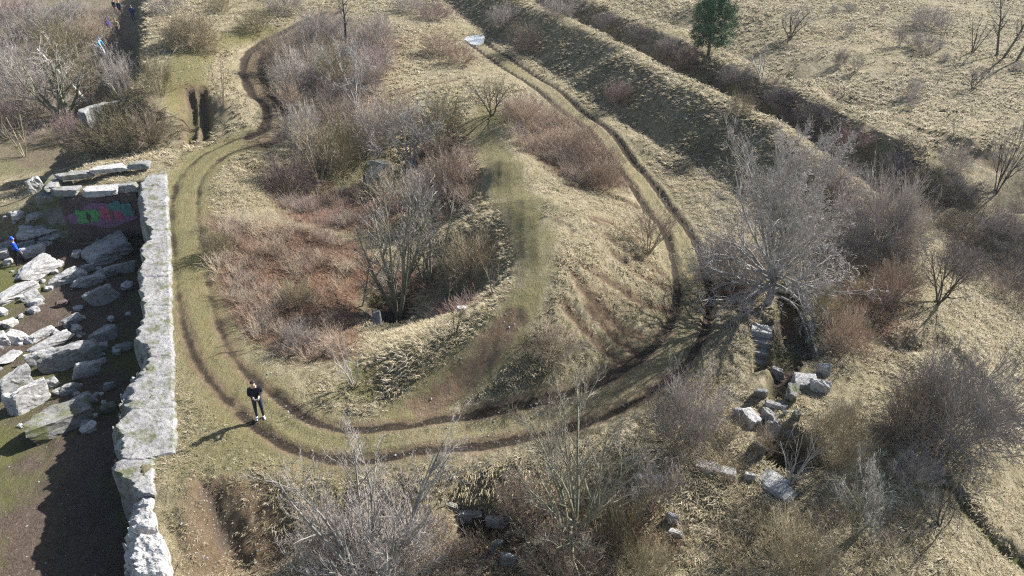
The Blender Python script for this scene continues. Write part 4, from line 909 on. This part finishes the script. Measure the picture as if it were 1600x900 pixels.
# --- back centre
for k, (x, y, h, wd, pr, st_, tw, lab) in enumerate([
  (556, 165, 112, 95, 'orchard2', 'grey', 'grey', 'whitish tree in the middle of the back mound scrub'), (541, 70, 110, 60, 'pole', 'darkbark', 'purple', 'tall dark trunk at the top edge of the back mound'),
  (440, 110, 60, 80, 'dome0', 'brown', 'brown', 'brown bush inside the muddy bend'), (475, 140, 70, 90, 'dome1', 'purple', 'purple', 'purple bush right of the muddy bend'), (500, 75, 60, 80, 'dome2', 'brown', 'purple', 'dusky bush left of the tall dark trunk'),
  (520, 130, 60, 80, 'dome0', 'olive', 'olive', 'olive bush left of the whitish back tree'), (590, 75, 60, 70, 'dome1', 'pink', 'purple', 'pinkish bush right of the tall dark trunk'), (605, 105, 50, 50, 'sparse2', 'grey', 'purple', 'thin grey sapling at the right edge of the back mound scrub'),
  (455, 175, 50, 60, 'vase0', 'brown', 'red', 'russet bush above the hollow by the muddy puddles'), (585, 130, 60, 60, 'vase1', 'purple', 'pink', 'maroon bush right of the whitish back tree'), (620, 200, 50, 90, 'dome2', 'purple', 'brown', 'grey-brown bush at the back rim of the hollow'),
  (530, 215, 55, 90, 'dome1', 'purple', 'red', 'russet-grey bush at the front of the back mound'), (400, 50, 40, 60, 'dome0', 'olive', 'olive', 'dark olive bush at the top end of the muddy track'), (345, 18, 26, 50, 'dome2', 'olive', 'olive', 'dark bush at the top edge left of the muddy track'), (450, 20, 40, 70, 'dome1', 'brown', 'purple', 'grey bush at the top edge above the muddy track'),
  (300, 72, 54, 96, 'ball', 'brown', 'straw', 'large round straw-grey bush above the green strip'), (250, 150, 66, 58, 'dome1', 'olive', 'olive', 'round olive bush at the moat edge left of the green strip'), (349, 165, 88, 44, 'sparse0', 'brown', 'brown', 'small bare tree on the lit bank inside the muddy bend'),
  (640, 20, 30, 60, 'dome0', 'red', 'purple', 'dusky bush at the top edge right of the tall dark trunk'), (870, 25, 30, 60, 'dome1', 'purple', 'purple', 'purple bush at the top edge of the rampart')]):
    plant(B if pr[:3] in ('dom', 'vas', 'bal') else T, lab, 'shrub' if pr[:3] in ('dom', 'vas', 'bal') else 'tree', pr, x, y, h, wd, st_, tw)
# --- upper left moat
for k, (x, y, h, wd, pr, st_, tw, lab) in enumerate([
  (105, 188, 125, 140, 'clump0', 'mossbark', 'purple', 'dense clump of dark bare stems in the upper left moat'), (60, 175, 90, 110, 'dome1', 'purple', 'purple', 'grey bush left of the dense stem clump'), (150, 175, 100, 80, 'vase0', 'brown', 'olive', 'olive bush between the two white birches'),
  (193, 158, 85, 60, 'vase1', 'purple', 'purple', 'purple twig bush by the stone coping'), (38, 245, 70, 60, 'sparse0', 'straw', 'straw', 'pale fan of stems at the left edge of the moat'), (20, 130, 80, 90, 'dome0', 'purple', 'purple', 'grey-purple bush at the left edge of the moat'),
  (100, 100, 70, 100, 'dome2', 'olive', 'olive', 'olive bush behind the leaning birch'), (150, 70, 50, 70, 'dome0', 'brown', 'brown', 'brown bush beside the people in the moat'), (60, 60, 60, 100, 'dome1', 'purple', 'purple', 'dusky bush at the upper left corner'),
  (30, 30, 40, 80, 'dome2', 'purple', 'pink', 'maroon-grey bush in the very corner'), (110, 35, 40, 80, 'vase2', 'grey', 'purple', 'grey bush at the top edge left of the people'), (15, 200, 60, 50, 'vase0', 'pink', 'pink', 'maroon bush at the left edge above the valley'),
  (190, 232, 60, 120, 'dome0', 'olive', 'olive', 'dark olive bush covering the mound front below the coping'), (150, 240, 50, 90, 'dome1', 'brown', 'brown', 'brown bush at the left foot of the coping mound'), (235, 225, 50, 70, 'dome2', 'olive', 'brown', 'olive-brown bush beside the dark gully'),
  (260, 20, 30, 60, 'dome1', 'purple', 'purple', 'bush at the top edge above the large straw-grey bush'), (110, 220, 45, 60, 'dome2', 'purple', 'pink', 'purple brush on the valley slope')]):
    plant(B if pr[:3] in ('dom', 'vas', 'bal') else T, lab, 'shrub' if pr[:3] in ('dom', 'vas', 'bal') else 'tree', pr, x, y, h, wd, st_, tw)
plant('birch_tree', 'white birch trunk leaning left in the upper left moat', 'tree', 'birch', 138, 162, 112, 60, 'birch', 'purple', lean=(0, -24), rz=0)
plant('birch_tree', 'shorter white birch trunk below the people in the moat', 'tree', 'birch', 183, 122, 66, 45, 'birch', 'purple', lean=(0, -3), rz=0)

# --- the green pine
pp = place(1106, 88); D = depth_of(pp); hgt = 80 * D / F_PX / .93
pine = empty('pine_tree', tuple(pp), 'single dark green pine standing in the ditch behind the rampart', 'tree')
g = Grow(90); g.branch((0, 0, -.2), (.03, 0, 1), hgt * .95, .16, 0, 0, (0,), 10, wig=.03, n=7, taper=.3); tr_ = list(g.twig); g.twig = []
tips = []
for i in range(46):
    z = hgt * (.13 + .83 * i / 45); az = i * 2.4 + g.r.random(); Lb = 2.35 * (1 - .72 * max(0, (z / hgt - .45) / .55) ** 1.3) * (.75 + .25 * min(1, (z / hgt - .1) / .2)) * g.r.uniform(.7, 1.15)
    d = Vector((math.cos(az), math.sin(az), .25 + .3 * g.r.random())).normalized()
    a = Vector((0, 0, z)); e = a + d * Lb; tr_.append((tuple(a), tuple(e), .04, .015))
    for q in range(7): tips.append(tuple(a.lerp(e, .35 + .65 * g.r.random()) + Vector((g.r.gauss(0, .22), g.r.gauss(0, .22), g.r.gauss(0, .14)))))
link('trunk', tube_mesh('pine_trunk', tr_, 6), M['darkbark'], pine)
r = np.random.default_rng(4); nd = []
for tpt in tips:
    for q in range(30):
        d = r.normal(size=3); d[2] = abs(d[2]) * .7 + .1; d /= np.linalg.norm(d); s0 = np.array(tpt) + r.normal(0, .13, 3); nd.append((*s0, *(s0 + d * .24), .022, .006))
nd = np.array(nd); link('crown', tube_mesh('pine_crown', [(tuple(a[:3]), tuple(a[3:6]), a[6], a[7]) for a in nd], 3), M['needle'], pine)

# ------------------------------------------------------------------ thickets (nobody could count the stems)
PAL = {'red': [(.235, .168, .125), (.33, .258, .195), (.21, .175, .15), (.41, .34, .245)], 'pink': [(.22, .13, .11), (.30, .215, .18), (.19, .16, .15), (.33, .26, .17)], 'brown': [(.24, .17, .11), (.34, .27, .18), (.22, .19, .165), (.40, .33, .21)],
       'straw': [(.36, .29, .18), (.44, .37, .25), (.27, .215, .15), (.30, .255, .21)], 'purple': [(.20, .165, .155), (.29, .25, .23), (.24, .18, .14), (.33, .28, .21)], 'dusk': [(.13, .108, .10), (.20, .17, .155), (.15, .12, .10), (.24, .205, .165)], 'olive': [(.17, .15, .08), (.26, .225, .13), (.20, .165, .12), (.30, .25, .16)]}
TINTED = NT('thicket_stems', .85, .2); TINTED.color(TINTED.attr('tint').outputs['Color'])
def thicket(name, label, poly_px, dens, h, mat, seed, hv=.55):
    P = px_world(poly_px); r = np.random.default_rng(seed); lo, hi = P.min(0), P.max(0)
    n = int(dens * np.prod(hi - lo)); q = r.uniform(lo, hi, (n, 2)); sd = poly_sdf(q[:, 0], q[:, 1], P); keep = sd + 1.2 * (fbm(q[:, 0] * .8, q[:, 1] * .8, 3, seed) - .5) > 0
    keep &= fbm(q[:, 0] * 1.1 + 5, q[:, 1] * 1.1, 3, seed + 4) > .41
    q = q[keep]; n = len(q)
    z = Zat(q[:, 0], q[:, 1]); sc = h * r.uniform(1 - hv, 1 + hv, n) * (.55 + .9 * fbm(q[:, 0] * .6, q[:, 1] * .6, 3, seed + 7)); an = r.uniform(0, 6.283, n)
    t0 = TUFT; m = len(t0); c, s_ = np.cos(an)[:, None], np.sin(an)[:, None]
    pick = r.random((n, m)) < .75
    def tr(p): 
        x = (p[None, :, 0] * c - p[None, :, 1] * s_) * sc[:, None] * 1.1 + q[:, 0:1]; y = (p[None, :, 0] * s_ + p[None, :, 1] * c) * sc[:, None] * 1.1 + q[:, 1:2]; zz = p[None, :, 2] * sc[:, None] + z[:, None]
        return np.stack([x, y, zz], -1)[pick]
    a, b = tr(t0[:, 0:3]), tr(t0[:, 3:6]); ra2 = np.broadcast_to(t0[None, :, 6], (n, m))[pick]; rb2 = np.broadcast_to(t0[None, :, 7], (n, m))[pick]
    A = np.concatenate([a, b, ra2[:, None], rb2[:, None]], 1)
    p0, p1, r0, r1 = A[:, :3], A[:, 3:6], A[:, 6], A[:, 7]
    d = p1 - p0; d /= np.linalg.norm(d, axis=1)[:, None] + 1e-9; u = np.cross(d, [0.3, .9, .2]); u /= np.linalg.norm(u, axis=1)[:, None] + 1e-9; v = np.cross(d, u)
    k = 3; V = np.zeros((len(A), 2, k, 3))
    for j in range(k):
        w_ = u * math.cos(j * 2.0944) + v * math.sin(j * 2.0944); V[:, 0, j] = p0 + w_ * r0[:, None]; V[:, 1, j] = p1 + w_ * r1[:, None]
    bb = (np.arange(len(A)) * 6)[:, None]; F = np.stack([np.concatenate([bb + j, bb + (j + 1) % 3, bb + 3 + (j + 1) % 3, bb + 3 + j], 1) for j in range(3)], 1).reshape(-1, 4)
    pi = np.clip((fbm(q[:, 0] * .7, q[:, 1] * .7, 3, seed + 9) * 8 - 2.2 + r.normal(0, .8, n)), 0, 3.99).astype(int)
    tc = np.array(PAL[mat])[pi] * r.uniform(.7, 1.25, n)[:, None]; tc = np.broadcast_to(tc[:, None, :], (n, m, 3))[pick]; C = np.ones((len(A), 6, 4)); C[..., :3] = tc[:, None, :]
    o = link(name, np_mesh(name, V, F, {'tint': C}), TINTED.m); tag(o, label, 'thicket', kind='stuff'); return o
thicket('bramble_thicket', 'wide russet bramble thicket filling the left hollow beside the wall track', [(325,345),(420,345),(560,388),(590,420),(540,440),(520,480),(560,560),(470,560),(390,530),(340,460)], 7, .72, 'red', 1)
thicket('bramble_thicket', 'dark maroon bramble in the upper hollow under the bushes', [(430,280),(600,290),(640,320),(560,365),(450,335)], 8, .7, 'pink', 2)
thicket('bramble_thicket', 'russet bramble thicket on the slope inside the upper right track bend', [(785,165),(870,180),(950,235),(985,295),(905,292),(830,240),(790,200)], 8, .9, 'red', 3)
thicket('bramble_thicket', 'grey-red bramble around the tall stem clump', [(560,440),(640,400),(730,440),(760,480),(660,500),(600,470)], 6, .6, 'pink', 4)
thicket('bramble_thicket', 'rusty bramble between the footpath and the hollow', [(640,225),(735,235),(745,330),(690,350),(640,310)], 7, .75, 'red', 5)
thicket('bramble_thicket', 'brown scrub mass right of the huge tree', [(1280,400),(1430,400),(1430,500),(1380,480),(1340,560),(1290,560)], 5, .65, 'brown', 6)
thicket('bramble_thicket', 'dry scrub mass along the bottom edge in the centre', [(700,850),(800,780),(1000,790),(1080,850),(1060,915),(690,915)], 6, .5, 'brown', 7)
thicket('bramble_thicket', 'dry scrub mass in the bottom right quarter', [(1110,790),(1280,770),(1430,800),(1450,915),(1110,915)], 5, .5, 'straw', 8)
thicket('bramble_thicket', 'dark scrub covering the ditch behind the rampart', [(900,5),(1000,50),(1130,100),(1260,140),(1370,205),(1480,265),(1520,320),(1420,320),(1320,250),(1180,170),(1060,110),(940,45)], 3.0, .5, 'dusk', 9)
thicket('bramble_thicket', 'grey scrub mass on the back mound around the bushes', [(420,90),(480,30),(600,50),(610,120),(560,180),(450,180)], 4, 1.0, 'purple', 10)
thicket('bramble_thicket', 'grey scrub filling the upper left moat under the trees', [(0,0),(190,10),(212,130),(120,190),(60,230),(0,240)], 2.4, .8, 'purple', 11)
thicket('bramble_thicket', 'olive scrub on the slope below the coping mound', [(130,180),(260,170),(275,215),(200,245),(110,248)], 6, .8, 'olive', 12)
thicket('bramble_thicket', 'grey scrub on the right slope beyond the dark orchard-like tree', [(1440,350),(1600,330),(1640,520),(1560,470),(1480,420)], 4, .9, 'purple', 13)
thicket('bramble_thicket', 'grey-red scrub around the wide pale tree at the bottom', [(480,800),(690,790),(700,915),(450,915)], 8, .7, 'purple', 14)
thicket('bramble_thicket', 'brown scrub under the left side of the huge tree', [(1090,390),(1190,400),(1200,460),(1130,480),(1095,430)], 7, .6, 'red', 15)
thicket('bramble_thicket', 'straw-grey scrub between the trench boulders and the dome bush', [(1240,650),(1330,640),(1350,720),(1290,760),(1250,730)], 5, .5, 'straw', 16)
thicket('bramble_thicket', 'grey scrub left of the trench around the thorny bush', [(1020,620),(1110,600),(1160,680),(1150,760),(1040,720)], 7, .7, 'brown', 17)

# ------------------------------------------------------------------ grass and stones
def blades(n_tufts, xlo, xhi, ylo, yhi, per, seed, size, far=False, poly=None):
    r = np.random.default_rng(seed)
    if poly is not None:
        P_ = px_world(poly); (xlo, ylo), (xhi, yhi) = P_.min(0), P_.max(0); n_tufts = int(n_tufts * (xhi - xlo) * (yhi - ylo))
    q = np.stack([r.uniform(xlo, xhi, n_tufts), r.uniform(ylo, yhi, n_tufts)], 1)
    if poly is not None: q = q[poly_sdf(q[:, 0], q[:, 1], P_) + 1.0 * (fbm(q[:, 0] * 1.3, q[:, 1] * 1.3, 3, seed) - .5) > 0]
    d = q[:, 1] * cp + CAM_H * sp; vis = np.abs(q[:, 0]) < d * .70 + 2
    q = q[vis]
    a = sample(mask_a, q[:, 0], q[:, 1]); b = sample(mask_b, q[:, 0], q[:, 1]); wm = sample(wM, q[:, 0], q[:, 1])
    clump = np.clip(.62 * fbm(q[:, 0] * .9, q[:, 1] * .9, 3, 61) + .75 * fbm(q[:, 0] * .22, q[:, 1] * .22, 2, 67) - .17, 0, 1)
    trk = sample(track_flat, q[:, 0], q[:, 1]); pth = sample(smooth(1.3, .6, d_path), q[:, 0], q[:, 1])
    keep = r.random(len(q)) < (1 - .97 * a[:, 0]) * (1 - .93 * np.clip(b[:, 2] * 1.15, 0, 1)) * (1 - .85 * b[:, 1]) * smooth(.25, .6, clump + .1) * (1 - smooth(.2, .45, wm)) * (poly_sdf(q[:, 0], q[:, 1], WALLPOLY) < -.05) * (1 - .55 * np.maximum(trk, pth)) * (1 - .4 * a[:, 2])
    q, a, b, clump, trk, pth = q[keep], a[keep], b[keep], clump[keep], trk[keep], pth[keep]
    n = len(q); z = Zat(q[:, 0], q[:, 1]); e = .4
    gxx = (Zat(q[:, 0] + e, q[:, 1]) - Zat(q[:, 0] - e, q[:, 1])) / (2 * e); gyy = (Zat(q[:, 0], q[:, 1] + e) - Zat(q[:, 0], q[:, 1] - e)) / (2 * e)
    short = 1 - .72 * np.maximum(np.maximum(trk, pth), a[:, 1] * .7)
    sc = size * np.exp(r.normal(-.12, .38, n)).clip(.45, 1.55) * (.5 + 1.0 * clump) * short
    # colour of each tuft
    pale = np.array([[.37, .312, .20], [.46, .40, .285], [.28, .228, .135], [.24, .205, .10]])[r.choice(4, n, p=[.38, .27, .22, .13])]
    green = np.array([[.155, .145, .065], [.225, .20, .105], [.28, .235, .145]])[r.choice(3, n)]
    red = np.array([[.21, .13, .08], [.27, .18, .12]])[r.choice(2, n)]
    gm_ = (r.random(n) < a[:, 1] * 1.0)[:, None]; rm = (r.random(n) < a[:, 2])[:, None]
    col = np.where(gm_, green, np.where(rm, red, pale)) * r.uniform(.8, 1.15, n)[:, None]
    N = n * per; i = np.repeat(np.arange(n), per)
    swirl = 6.283 * fbm(q[:, 0] * .25, q[:, 1] * .25, 2, 88); base_dir = np.stack([np.cos(swirl) * .5 - gxx * 2.2, np.sin(swirl) * .5 - gyy * 2.2], 1)
    az = r.uniform(0, 6.283, N); dirv = np.stack([np.cos(az), np.sin(az)], 1) * .8 + base_dir[i]; dirv /= np.linalg.norm(dirv, axis=1)[:, None] + 1e-6
    L_ = sc[i] * r.uniform(.6, 1.25, N); wdt = L_ * (.052 if not far else .085) * r.uniform(.7, 1.3, N)
    p0 = np.stack([q[i, 0] + r.normal(0, .22, N) * sc[i], q[i, 1] + r.normal(0, .22, N) * sc[i], z[i] - .02], 1)
    side = np.stack([-dirv[:, 1], dirv[:, 0], np.zeros(N)], 1) * wdt[:, None]
    fwd = np.stack([dirv[:, 0], dirv[:, 1], np.zeros(N)], 1); upv = np.array([0, 0, 1.])
    k1, k2 = r.uniform(.25, .6, N)[:, None], r.uniform(.15, .55, N)[:, None]
    p1 = p0 + fwd * (L_ * .42)[:, None] * (1.1 - k1) + upv * (L_ * .55)[:, None] * k1 * 1.4
    p2 = p1 + fwd * (L_ * .6)[:, None] + upv * (L_ * .5)[:, None] * (k2 - .35)
    V = np.stack([p0 - side, p0 + side, p1 - side * .8, p1 + side * .8, p2], 1)
    bi = (np.arange(N) * 5)[:, None]
    F = np.concatenate([np.concatenate([bi, bi + 1, bi + 3], 1), np.concatenate([bi, bi + 3, bi + 2], 1), np.concatenate([bi + 2, bi + 3, bi + 4], 1)])
    C = np.ones((N, 5, 4)); C[..., :3] = (col[i] * r.uniform(.85, 1.15, N)[:, None])[:, None, :]
    return V, F, C
V, F, C = blades(300000, -30, 26, 13, 48, 6, 1, .15)
o = link('dry_grass', np_mesh('dry_grass', V, F, {'tint': C}), M['grass']); tag(o, 'matted pale dry grass over the near mounds and banks', 'grass', kind='stuff')
V, F, C = blades(170000, -60, 62, 46, 105, 5, 2, .23, True)
o = link('dry_grass', np_mesh('dry_grass_far', V, F, {'tint': C}), M['grass']); tag(o, 'bleached dry grass over the rampart and the far field', 'grass', kind='stuff')
# long grass combed down the slopes
for k, (lab, pl, dn, sz) in enumerate([
   ('long combed grass hanging down the front slope of the mound', [(790,560),(860,540),(1010,550),(935,618),(840,638),(750,640)], 34, .25), ('long grass hanging from the lit spur below the hollow', [(560,560),(630,535),(700,530),(690,590),(600,628),(540,620)], 34, .24),
   ('pale long grass on the furrowed right flank of the mound', [(880,330),(960,345),(1045,410),(1045,490),(1000,530),(930,500),(880,420)], 16, .22), ('shaded long grass on the near face of the rampart', [(850,30),(1000,105),(1160,185),(1180,235),(1100,275),(1000,215),(880,110),(800,55)], 18, .21),
   ('golden long grass on the slope at the lower right edge', [(1480,520),(1610,560),(1640,900),(1560,860),(1480,740),(1560,660)], 14, .22), ('dry long grass between the bottom scrub and the track', [(560,725),(800,710),(860,740),(760,790),(600,760)], 18, .21)]):
    V, F, C = blades(dn, 0, 0, 0, 0, 8, 30 + k, sz, False, pl)
    o = link('long_grass', np_mesh('long_grass', V, F, {'tint': C}), M['grass']); tag(o, lab, 'grass', kind='stuff')
# little chalk stones
r = np.random.default_rng(12); q = np.stack([r.uniform(-26, 20, 60000), r.uniform(13, 50, 60000)], 1); ch = sample(mask_b, q[:, 0], q[:, 1]); wmq = sample(wM, q[:, 0], q[:, 1])
q = q[(r.random(len(q)) < np.maximum(ch[:, 0] * .45, wmq * .10 * (ch[:, 2] > .2)))]; n = len(q); v0, f0 = ico(1)
sc = np.exp(r.normal(math.log(.022), .5, n)).clip(.012, .09); an = r.uniform(0, 6.28, n); sq = r.uniform(.4, .8, n)
vj = v0[None] * r.uniform(.7, 1.25, (n, len(v0), 1)); x = (vj[..., 0] * np.cos(an)[:, None] - vj[..., 1] * np.sin(an)[:, None] * .7) * sc[:, None] + q[:, 0:1]; y = (vj[..., 0] * np.sin(an)[:, None] + vj[..., 1] * np.cos(an)[:, None] * .7) * sc[:, None] + q[:, 1:2]
zz = vj[..., 2] * (sc * sq)[:, None] + Zat(q[:, 0], q[:, 1])[:, None]
F = (f0[None] + (np.arange(n) * len(v0))[:, None, None]).reshape(-1, 3)
o = link('gravel', np_mesh('chalk_gravel', np.stack([x, y, zz], -1), F), M['rock']); tag(o, 'small chalk stones strewn over the track and the bare bank', 'gravel', kind='stuff')

# ------------------------------------------------------------------ people
SK = mat_plain('skin', (.50, .32, .24), .6, .08); SHOE = mat_plain('white_trainers', (.75, .75, .74), .7, .08)
def cloth(name, c): return mat_plain(name, c, .9, .25, 14)
def person(label, pos, rz, jacket, trousers, shoes, hair, pose='stand', scale=1.0, hood=False):
    root = empty('person', pos, label, 'person', None, rz); root.scale = (scale,) * 3
    J = {}; E = []; Rd = {}; MT = {}
    def j(n, p, r_, par=None, m=0):
        J[n] = Vector(p); Rd[n] = r_
        if par: E.append((par, n)); MT[(par, n)] = m
    # front is -Y ; materials: 0 jacket 1 trousers 2 skin 3 shoes
    bend = pose == 'stoop'; ctrl = pose == 'control'
    f = -.28 if bend else 0
    j('pelvis', (0, 0, .95), .135); j('waist', (0, f * .35, 1.08), .155, 'pelvis', 0); j('chest', (0, f * .8, 1.30), .17, 'waist', 0); j('neck0', (0, f, 1.46), .075, 'chest', 0)
    hf = -.075 if ctrl else 0
    j('neck', (0, f - .01 + hf * .4, 1.53), .058, 'neck0', 2); j('jaw', (0, f - .035 + hf, 1.60), .082, 'neck', 2); j('skull', (0, f - .03 + hf * 1.2, 1.70), .092, 'jaw', 2); j('crown', (0, f - .02 + hf * 1.3, 1.765), .062, 'skull', 2)
    j('nose', (0, f - .135 + hf * 1.3, 1.655), .014, 'skull', 2)
    for s, sn in ((-1, 'l'), (1, 'r')):
        st = .06 if (s > 0 and pose != 'walk') else 0; wk = .22 * s if pose == 'walk' else 0
        j('hip' + sn, (.095 * s, 0, .90), .10, 'pelvis', 1); j('knee' + sn, (.11 * s, -.03 - st - wk * .6, .50), .066, 'hip' + sn, 1); j('ankle' + sn, (.115 * s, .02 - st - wk, .10), .048, 'knee' + sn, 1)
        j('heel' + sn, (.115 * s, .045 - st - wk, .045), .042, 'ankle' + sn, 3); j('toe' + sn, (.14 * s, -.19 - st - wk, .035), .032, 'heel' + sn, 3)
        j('sh' + sn, (.19 * s, f * .95, 1.42), .078, 'chest', 0)
        if ctrl: el = (.235 * s, .03, 1.14); wr = (.10 * s, -.24, 1.16); dh = Vector((-.35 * s, -1, .1)).normalized()
        elif bend: el = (.24 * s, f - .12, 1.14); wr = (.2 * s, f - .3, .98); dh = Vector((0, -.7, -.7)).normalized()
        else: el = (.25 * s, .03 + wk * .3, 1.15); wr = (.25 * s, -.05 + wk * .7, .92); dh = Vector((0, -.15, -1)).normalized()
        j('el' + sn, el, .052, 'sh' + sn, 0); j('wr' + sn, wr, .036, 'el' + sn, 0); wr = Vector(wr)
        pm_ = wr + dh * .08; j('palm' + sn, pm_, .036, 'wr' + sn, 2)
        sd = dh.cross(Vector((0, 0, 1)) if abs(dh.z) < .8 else Vector((0, 1, 0))).normalized(); up_ = sd.cross(dh).normalized()
        for q, ln in enumerate((.075, .088, .082, .062)):
            b0 = pm_ + sd * (q - 1.5) * .021 + dh * .035; m0 = b0 + dh * ln * .55 - up_ * .008; e0 = m0 + dh * ln * .40 - up_ * .03
            j('f%d%s0' % (q, sn), b0, .0105, 'palm' + sn, 2); j('f%d%s1' % (q, sn), m0, .0095, 'f%d%s0' % (q, sn), 2); j('f%d%s2' % (q, sn), e0, .008, 'f%d%s1' % (q, sn), 2)
        tb = pm_ - sd * s * .04 - dh * .02; j('th0' + sn, tb, .012, 'palm' + sn, 2); j('th1' + sn, tb - sd * s * .02 + dh * .04, .010, 'th0' + sn, 2)
    names = list(J); me = bpy.data.meshes.new('person_cage'); me.from_pydata([J[n] for n in names], [(names.index(a), names.index(b)) for a, b in E], [])
    tmp = bpy.data.objects.new('person_cage', me); COL.objects.link(tmp)
    sk = tmp.modifiers.new('skin', 'SKIN'); 
    for i, n in enumerate(names):
        sv = me.skin_vertices[0].data[i]; sv.radius = (Rd[n] * (1.25 if n in ('chest', 'waist', 'pelvis') else 1), Rd[n]); sv.use_root = (n == 'pelvis')
    ss = tmp.modifiers.new('sub', 'SUBSURF'); ss.levels = 2; ss.render_levels = 2
    dg = bpy.context.evaluated_depsgraph_get(); body = bpy.data.meshes.new_from_object(tmp.evaluated_get(dg)); body.name = 'person_body'
    bpy.data.objects.remove(tmp)
    body.materials.clear()
    for m_ in (jacket, trousers, SK, shoes): body.materials.append(m_)
    segs = [(np.array(J[a]), np.array(J[b]), MT[(a, b)]) for a, b in E]
    cen = np.array([p.center[:] for p in body.polygons]); best = np.full(len(cen), 9.0); mi = np.zeros(len(cen), int)
    for a, b, m_ in segs:
        d = b - a; t = np.clip(((cen - a) @ d) / max(d @ d, 1e-9), 0, 1); q = np.linalg.norm(cen - a - t[:, None] * d, axis=1); up2 = q < best; best[up2] = q[up2]; mi[up2] = m_
    mi[(cen[:, 2] < .93) & (mi == 0) & (np.abs(cen[:, 0]) < .17) & (cen[:, 1] > -.15)] = 1
    body.polygons.foreach_set('material_index', mi.astype(np.int32)); body.polygons.foreach_set('use_smooth', np.ones(len(cen), bool))
    link('body', body, None, root)
    # hair / hood: a cap over the skull
    v, fc = ico(3); c0 = np.array(J['skull']) + np.array([0, .015, .015]); rr = np.array([.105, .118, .115]) * (1.16 if hood else 1.0)
    keepv = v[:, 2] * .9 + v[:, 1] * .75 > -.12 if not hood else v[:, 1] > -.62
    p = c0 + v * rr * (1 + .05 * noise3(v, 4, 3))[:, None]
    ff = [list(map(int, t)) for t in fc if keepv[t].all()]
    hm = bpy.data.meshes.new('hair'); hm.from_pydata([tuple(x_) for x_ in p], [], ff); bm = bmesh.new(); bm.from_mesh(hm); bmesh.ops.delete(bm, geom=[v_ for v_ in bm.verts if not v_.link_faces], context='VERTS')
    bmesh.ops.solidify(bm, geom=bm.faces[:], thickness=.02); bm.to_mesh(hm); bm.free(); link('hood' if hood else 'hair', hm, jacket if hood else hair, root)
    return root, J
DK = cloth('black_cloth', (.016, .018, .026)); NV = cloth('navy_cloth', (.025, .03, .065)); HAIR = mat_plain('dark_hair', (.03, .024, .02), .7)
DKSHOE = mat_plain('dark_boots', (.03, .028, .026), .8)
ph = place(407, 652); face = math.atan2(-ph[0], ph[1])   # turned towards the viewer, a little to the left
prs, PJ = person('standing person in black clothes and white trainers, head bowed over a white handheld remote', tuple(ph), .42, DK, NV, SHOE, HAIR, 'control', 1.05)
# the remote held in both hands
mid = (PJ['palml'] + PJ['palmr']) * .5; Mx = Matrix.Translation(ph) @ Matrix.Rotation(.42, 4, 'Z') @ Matrix.Scale(1.05, 4)
loc = Mx @ (mid + Vector((0, -.045, .02)))
rc = empty('remote_control', loc, 'white handheld remote with a dark screen held by the standing person in black', 'remote', None, .42)
WH = mat_plain('white_plastic', (.78, .78, .78), .45, .04)
def small_box(name, s, loc, mat, par, bev=.006):
    bm = bmesh.new(); bmesh.ops.create_cube(bm, size=1); bmesh.ops.scale(bm, vec=s, verts=bm.verts); bmesh.ops.bevel(bm, geom=bm.edges[:], offset=bev, segments=2, affect='EDGES')
    me = bpy.data.meshes.new(name); bm.to_mesh(me); bm.free(); o = link(name, me, mat, par); o.location = loc; return o
small_box('case', (.19, .10, .04), (0, 0, 0), WH, rc, .012); small_box('screen', (.15, .008, .085), (0, -.045, .065), DK, rc, .003)
for sx in (-.055, .055): small_box('stick', (.012, .012, .03), (sx, .01, .034), DK, rc, .003)
for sx in (-.07, .07): small_box('antenna', (.014, .01, .08), (sx, -.055, .04), WH, rc, .003)
def far_person(label, px, py, rz, jc, tr_, pose='stand', sc=1.0, hood=False, hair=HAIR):
    p = place(px, py); person(label, tuple(p), rz, cloth('jacket_cloth', jc), cloth('trouser_cloth', tr_), DKSHOE, hair, pose, sc, hood)
far_person('person in a bright blue hooded jacket standing among the fallen stones', 33, 412, 2.2, (.02, .10, .62), (.012, .013, .018), 'walk', 1.0, True)
far_person('person in dark blue clothes walking near the top of the moat', 210, 34, .4, (.03, .055, .16), (.03, .045, .11), 'walk', 1.0)
far_person('person in a dark jacket with an orange hat beside the top people', 190, 26, 3.0, (.03, .045, .10), (.015, .017, .022), 'stand', 1.0, False, mat_plain('orange_hat', (.62, .20, .06), .8))
far_person('person in a dark jacket behind the one with the orange hat', 182, 24, 2.6, (.02, .02, .026), (.013, .013, .018), 'stand', 1.0)
far_person('person in a purple jacket standing in the moat scrub', 173, 55, .8, (.10, .06, .36), (.02, .02, .035), 'stand', 1.0, True)
far_person('person in a tan jacket and blue trousers next to the purple jacket', 186, 56, .2, (.42, .33, .22), (.05, .06, .10), 'stand', 1.0, False, mat_plain('fair_hair', (.30, .2, .09), .8))
far_person('person in a cyan jacket stooping in the moat scrub', 158, 86, 1.2, (.06, .42, .66), (.03, .04, .07), 'stoop', 1.0, True)
print('plants etc built', len(bpy.data.objects))
